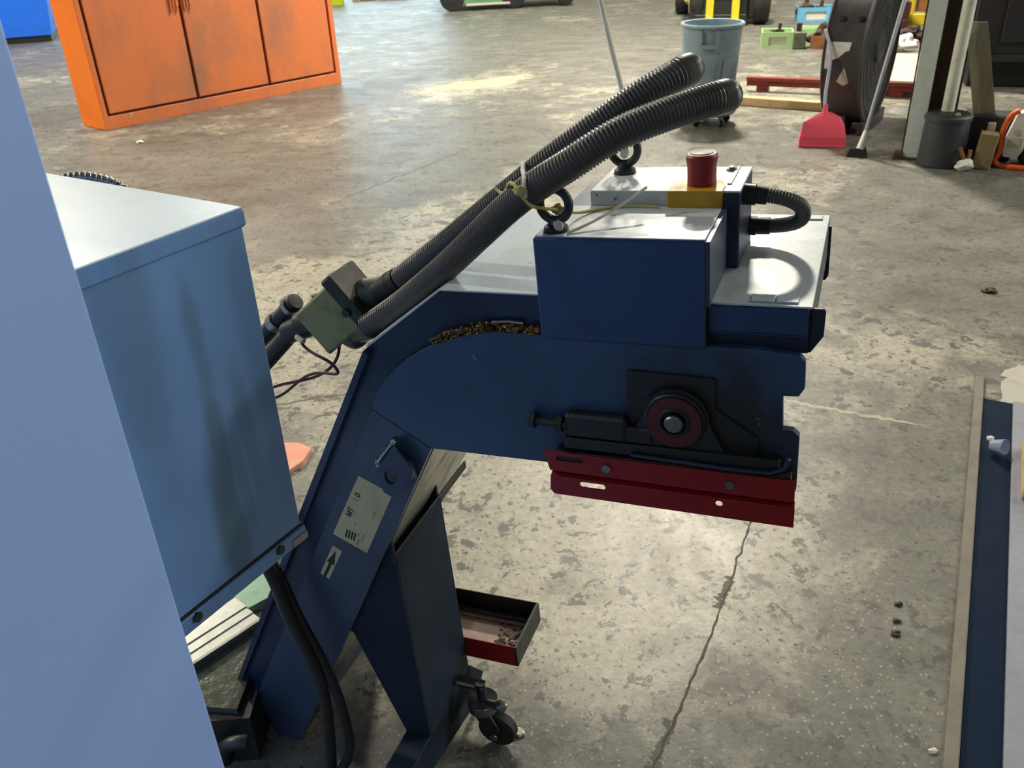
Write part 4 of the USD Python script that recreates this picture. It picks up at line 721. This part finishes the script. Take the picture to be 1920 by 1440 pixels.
# crates and castings on the floor
def open_crate(name, lab, loc, rot, w, d, h, mat, cat='crate', win=True):
    t = thing(name, lab, cat, loc, rot)
    f = sbox(0, 0, w, h)
    if win: f = f.difference(sbox(0.22 * w, 0.18 * h, 0.78 * w, 0.72 * h))
    obj('front_wall', prism_xz(f, 0, 0.015), mat, t, False); obj('rear_wall', bx(0, w, d - 0.015, d, 0, h, 0.003), mat, t)
    obj('end_wall', bx(0, 0.015, 0.015, d - 0.015, 0, h, 0.003), mat, t); obj('end_wall', bx(w - 0.015, w, 0.015, d - 0.015, 0, h, 0.003), mat, t)
    obj('crate_floor', bx(0.01, w - 0.01, 0.01, d - 0.01, 0, 0.012, 0.002), mat, t)
    if win: obj('inner_panel', bx(0.2 * w, 0.8 * w, 0.02, 0.03, 0.1 * h, 0.75 * h, 0.002), M['pale'], t)
    return t
open_crate('green_crate', 'pale green open crate on the floor', (3.28, 11.38, 0), -14, 0.38, 0.42, 0.19, M['crate_green'])
open_crate('blue_crate', 'pale blue open crate holding dark scrap, farthest of the crates', (4.48, 13.80, 0), -12, 0.52, 0.45, 0.20, M['crate_blue'])
open_crate('tan_box', 'orange brown open box beside the green crate', (3.83, 11.20, 0), -24, 0.42, 0.34, 0.15, M['brown'], 'box', False)
cg = thing('green_casting', 'grey green casting standing between the green crate and the tan box', 'casting', (3.70, 11.28, 0), -14)
obj('block', bx(-0.06, 0.09, -0.08, 0.1, 0, 0.20, 0.012), M['moss'], cg); obj('post', [bx(-0.03, 0.03, -0.02, 0.03, 0.20, 0.30, 0.006)], M['metal_scrap'], cg)
for k, (x, y, z, s, lab) in enumerate(((3.52, 11.56, 0.20, 0.075, 'dark round scrap part resting on the green crate'), (4.02, 11.30, 0.15, 0.12, 'dark jagged scrap part heaped over the tan box'),
                                  (4.62, 13.95, 0.22, 0.10, 'left dark scrap part standing in the blue crate'), (4.84, 13.92, 0.20, 0.09, 'right dark scrap part standing in the blue crate'))):
    meta(obj('scrap_part', [lump((x, y, z * .5 + s * .3), s, k + 20, (1.2, 1, 1.1), 2, .7), rod((x, y, 0.02), (x + 0.03, y, z + s * 0.9), s * .3, 8)], M['metal_scrap'], None, False), lab, 'scrap')
open_crate('lime_crate', 'low pale lime crate behind the tan box', (3.95, 12.0, 0), -16, 0.50, 0.3, 0.14, M['crate_green'], win=False)

# things seen between the fan and the column
ym = thing('yellow_stand', 'yellow machine stand partly hidden by the grey column', 'stand', (5.46, 11.95, 0), -24)
obj('frame', [bx(-0.15, -0.07, 0, 0.08, 0, 1.1, 0.01), bx(0.12, 0.20, 0, 0.08, 0, 1.1, 0.01), bx(-0.15, 0.20, 0, 0.08, 0.12, 0.26, 0.01), bx(-0.15, 0.20, 0, 0.5, 0.55, 0.62, 0.01)], M['fork_yellow'], ym)
obj('panel', bx(-0.06, 0.11, 0.05, 0.09, 0.28, 0.54, 0.004), M['brown'], ym)
rd = thing('red_drum', 'dark red drum beside the yellow stand', 'drum', (5.15, 11.86, 0))
obj('drum_body', lathe([(0, 0), (0.13, 0), (0.135, 0.02), (0.13, 0.2), (0.136, 0.21), (0.13, 0.22), (0.135, 0.42), (0, 0.42)], 28), M['maroon'], rd)
obj('sack', lump((0.0, -0.02, 0.50), 0.14, 8, (1, .8, .8), 3, .3), M['white'], rd, label='white sack on the drum')
for k, (x, y, s, q, lab) in enumerate(((4.74, 10.76, 0.12, (1.2, 1, .8), 'larger crumpled white rag on the floor past the pink board'), (4.96, 11.02, 0.10, (1, 1, .8), 'smaller crumpled white rag on the floor past the pink board'))):
    meta(obj('white_rag', lump((x, y, s * .55), s, 40 + k, q, 3, .8), M['white'], None, 60), lab, 'rag')
meta(obj('scrap_part', [lump((5.16, 11.42, 0.08), 0.11, 61, (1.5, 1, .8), 2, .8), rod((5.02, 11.40, 0.05), (5.34, 11.45, 0.12), 0.03, 8)], M['metal_scrap'], None, False), 'grey scrap heap between the white rags and the yellow stand', 'scrap')

# the column and the things leaning there
cl = thing('steel_column', 'grey painted steel column with a rusty brown web', 'column', (2.815, 6.05, 0), -27.0)
obj('flange', bx(0.0, 0.110, 0.0, 0.012, 0.012, 7.6, 0.002), M['grey_paint'], cl)
obj('web', bx(0.050, 0.060, 0.012, 0.15, 0.012, 7.6, 0.001), M['rust'], cl)
obj('flange', bx(0.0, 0.110, 0.15, 0.162, 0.012, 7.6, 0.002), M['rust'], cl)
obj('base_plate', bx(-0.06, 0.13, -0.03, 0.19, 0.0, 0.012, 0.003), M['rust'], cl)
obj('gusset', prism_yz(Polygon([(0.005, 0.012), (-0.028, 0.012), (0.005, 0.07)]), -0.012, -0.002), M['rust'], cl, False)
obj('edge_strip', bx(-0.012, -0.002, 0.0, 0.03, 0.012, 7.6, 0.001), M['rust'], cl)
pb = meta(obj('brown_plank', place(bx(-0.09, 0.09, -0.02, 0.02, 0, 2.6, 0.004), (3.075, 6.12, 0.0), -27), M['rust']), 'dark brown plank standing between the column and the white pipe', 'plank')
pp = thing('white_pipe', 'off-white upright pipe rising out of the black bucket', 'pipe', (3.015, 5.93, 0))
obj('tube', tube([(0.0, 0, 0.345), (0.012, 0.01, 1.4), (0.02, 0.015, 2.4)], 0.040, 18), M['pipe'], pp, True)
bk = thing('black_bucket', 'black plastic bucket with a lid at the foot of the column', 'bucket', (3.005, 5.88, 0))
obj('bucket_body', lathe([(0, 0), (0.145, 0), (0.150, 0.006), (0.140, 0.30), (0.150, 0.302), (0.150, 0.325), (0.135, 0.335), (0, 0.335)], 40), M['bucket'], bk)
obj('lid', lathe([(0, 0.333), (0.132, 0.335), (0.128, 0.342), (0, 0.344)], 36), M['rubber'], bk)
obj('bung', cyl(0.014, 0.342, 0.358, 14, (0.01, -0.10)), M['tan'], bk)
bx2 = thing('black_box', 'black box behind the wooden block, right of the bucket', 'box', (3.33, 5.93, 0), -25)
obj('box_body', bx(-0.16, 0.16, -0.02, 0.2, 0, 0.30, 0.012), M['dark_wall'], bx2); obj('latch', bx(-0.02, 0.03, -0.03, -0.02, 0.2, 0.26, 0.004), M['pale'], bx2)
po = meta(obj('weathered_plank', trimesh.convex.convex_hull(np.array([(3.285 + dx, 5.90 + dy, z) for (x0, x1, z) in ((0.035, 0.165, 0.0), (-0.205, -0.085, 0.80), (-0.185, -0.115, 0.89)) for dx, dy in ((x0, 0.10), (x1, 0.045), (x0 + .015, 0.13), (x1 + .015, 0.075))])), M['post'], None, False), 'weathered beige plank leaning to the left behind the black box', 'plank')
wb = meta(obj('wood_block', place(bx(-0.055, 0.055, -0.05, 0.05, 0, 0.235, 0.006), (3.215, 5.74, 0), -25, roty=4), M['block']), 'upright yellowish wooden block right of the bucket', 'block')
rg = thing('white_casting', 'small pale part with brown strips in front of the black bucket', 'scrap', (3.085, 5.70, 0))
obj('base', lump((0, 0, 0.035), 0.05, 77, (1.3, .9, .75), 2, .4), M['white'], rg)
obj('strip', [rod((0.0, 0, 0.05), (-0.045, 0.02, 0.145), 0.012, 8), rod((0.015, 0, 0.05), (0.03, 0.02, 0.13), 0.014, 8)], M['brown'], rg)
ex = thing('orange_strapped_case', 'white case with an orange strap at the right edge', 'case', (3.40, 5.72, 0), -28)
obj('shell', prism_xz(rnd([(-0.055, 0.075), (0.03, 0.07), (0.055, 0.12), (0.06, 0.22), (0.09, 0.27), (0.075, 0.34), (0.03, 0.375), (-0.02, 0.345), (-0.045, 0.25), (-0.062, 0.17)], 0.012), -0.03, 0.07), M['white'], ex, False)
obj('boss', [orient(lathe([(0, 0), (0.022, 0), (0.020, 0.008), (0, 0.01)], 20), (0, -1, 0), (-0.005, -0.03, 0.235)), bx(-0.042, 0.03, -0.037, -0.03, 0.135, 0.205, 0.003)], M['pale'], ex)
obj('strap', [tube(spline([(-0.01, -0.02, 0.372), (-0.055, -0.02, 0.34), (-0.082, -0.02, 0.26), (-0.085, -0.02, 0.17), (-0.080, -0.025, 0.09), (-0.092, -0.03, 0.045), (-0.070, -0.035, 0.022), (0.0, -0.05, 0.015), (0.10, -0.06, 0.014), (0.20, -0.07, 0.014)], 60)[0], 0.0175, 10)], M['strap'], ex, True, label='orange strap')
obj('rear_body', [bx(0.04, 0.34, 0.0, 0.22, 0.03, 0.22, 0.02)], M['dark_wall'], ex); obj('knob', lump((0.10, -0.02, 0.20), 0.035, 3, (1, .7, 1), 2, .1), M['strap'], ex)
dm2 = thing('dark_machine', 'black machine standing in the gloom at the right, behind the leaning plank', 'machine', (4.36, 8.42, 0), -18)
obj('machine_body', [bx(0.0, 3.2, 0.0, 1.6, 0.24, 2.6, 0.02), bx(0.06, 3.1, 0.10, 1.5, 0.0, 0.24, 0.01)], M['dark_wall'], dm2)
obj('panel', bx(0.25, 1.35, -0.02, 0.0, 0.40, 1.6, 0.01), M['dark_wall'], dm2); obj('rail', bx(0.0, 3.2, -0.04, 0.0, 0.24, 0.30, 0.008), M['dark_steel'], dm2)
obj('bracket', bx(0.06, 0.16, -0.06, -0.02, 0.30, 0.42, 0.006), M['rust'], dm2)

# the channel in the floor on the right
ch = thing('floor_channel', 'dark blue steel channel rail with dusty edges lying along the floor', 'rail', (1.808, 2.871, 0), -28.1)
# local y runs back towards the viewer (negative), x to the right
obj('rim', [bx(-0.030, 0.0, -2.6, 0.0, 0, 0.013, 0.003)], M['rim'], ch, label='dusty near rim')
obj('rim_edge', bx(0.0, 0.004, -0.17, -0.002, 0, 0.010, 0.001), M['seam'], ch)
obj('channel_floor', prism_xy(Polygon([(0.0, -2.6), (0.086, -2.6), (0.104, -0.16), (0.0, -0.16)]), 0.0005, 0.0025), M['channel_blue'], ch, False)
obj('side_rail', prism_xy(Polygon([(0.078, -2.6), (0.128, -2.6), (0.137, -0.16), (0.097, -0.16)]), 0.0, 0.012), M['lavender'], ch, False, label='lavender grey side rail')
obj('slot', prism_xy(Polygon([(0.128, -2.6), (0.133, -2.6), (0.142, -0.16), (0.137, -0.16)]), 0.0, 0.002), M['ink'], ch, False)
obj('outer_rail', prism_xy(Polygon([(0.133, -2.6), (0.30, -2.6), (0.33, -0.16), (0.142, -0.16)]), 0.0, 0.012), M['lavender'], ch, False)
wk = meta(obj('timber_offcut', place(bx(0.0, 0.12, -0.16, 0.16, 0, 0.05, 0.004), (1.612, 2.25, 0.012), -28), M['wood']), 'pale timber offcut on the rail at the right edge', 'timber')
cu = thing('plastic_cup', 'small clear bluish plastic cup lying in the channel', 'cup', (1.585, 2.385, 0.0))
obj('cup_shell', place(lathe([(0.018, 0), (0.026, 0.045), (0.0245, 0.045), (0.0165, 0.002), (0, 0.002), (0, 0), (0.018, 0)], 28), (0.0, 0.0, 0.028), 30, rotx=70), M['clear'], cu)
obj('cap', lump((0.012, 0.035, 0.030), 0.011, 2, (1, 1, 1), 2, .3), M['white'], cu)
sf = thing('orange_scrap', 'flat orange plastic scrap on the floor behind the light blue cabinet', 'scrap', (-0.77, 2.52, 0), 0)
obj('sheet', prism_xy(Polygon([(-0.16, 0.10), (0.0, 0.09), (0.055, 0.05), (0.04, -0.03), (-0.02, -0.12), (-0.16, -0.16)]).buffer(-0.008).buffer(0.008), 0.0, 0.016), M['terracotta'], sf, False)
for k, (x, y, s, m, lab) in enumerate(((0.885, 1.25, 0.008, 'chip_white', 'white chip on the floor at the lower right'), (2.24, 3.69, 0.024, 'chip_dark', 'dark scrap on the floor beyond the conveyor head'), (-0.88, 4.14, 0.020, 'chip_dark', 'dark scrap on the floor right above the junction block'),
                                  (-0.94, 3.97, 0.026, 'chip_dark', 'dark scrap on the floor left of the other one above the junction block'), (-3.12, 7.61, 0.026, 'chip_white', 'pale chip on the floor before the orange cabinet'),
                                  (0.995, 1.70, 0.008, 'chip_dark', 'uppermost dark chip beside the channel rim'), (0.965, 1.64, 0.009, 'chip_dark', 'middle dark chip beside the channel rim'), (0.945, 1.595, 0.010, 'chip_dark', 'lowest dark chip beside the channel rim'), (-0.02, 1.345, 0.012, 'chip_white', 'white chip on the floor by the castor'), (1.16, 7.9, 0.05, 'chip_white', 'white scrap on the floor left of the trash can'))):
    meta(obj('floor_chip', lump((x, y, s * .35), s, 90 + k, (1.2, .9, .55), 2, .5), M[m], None, False), lab, 'scrap')
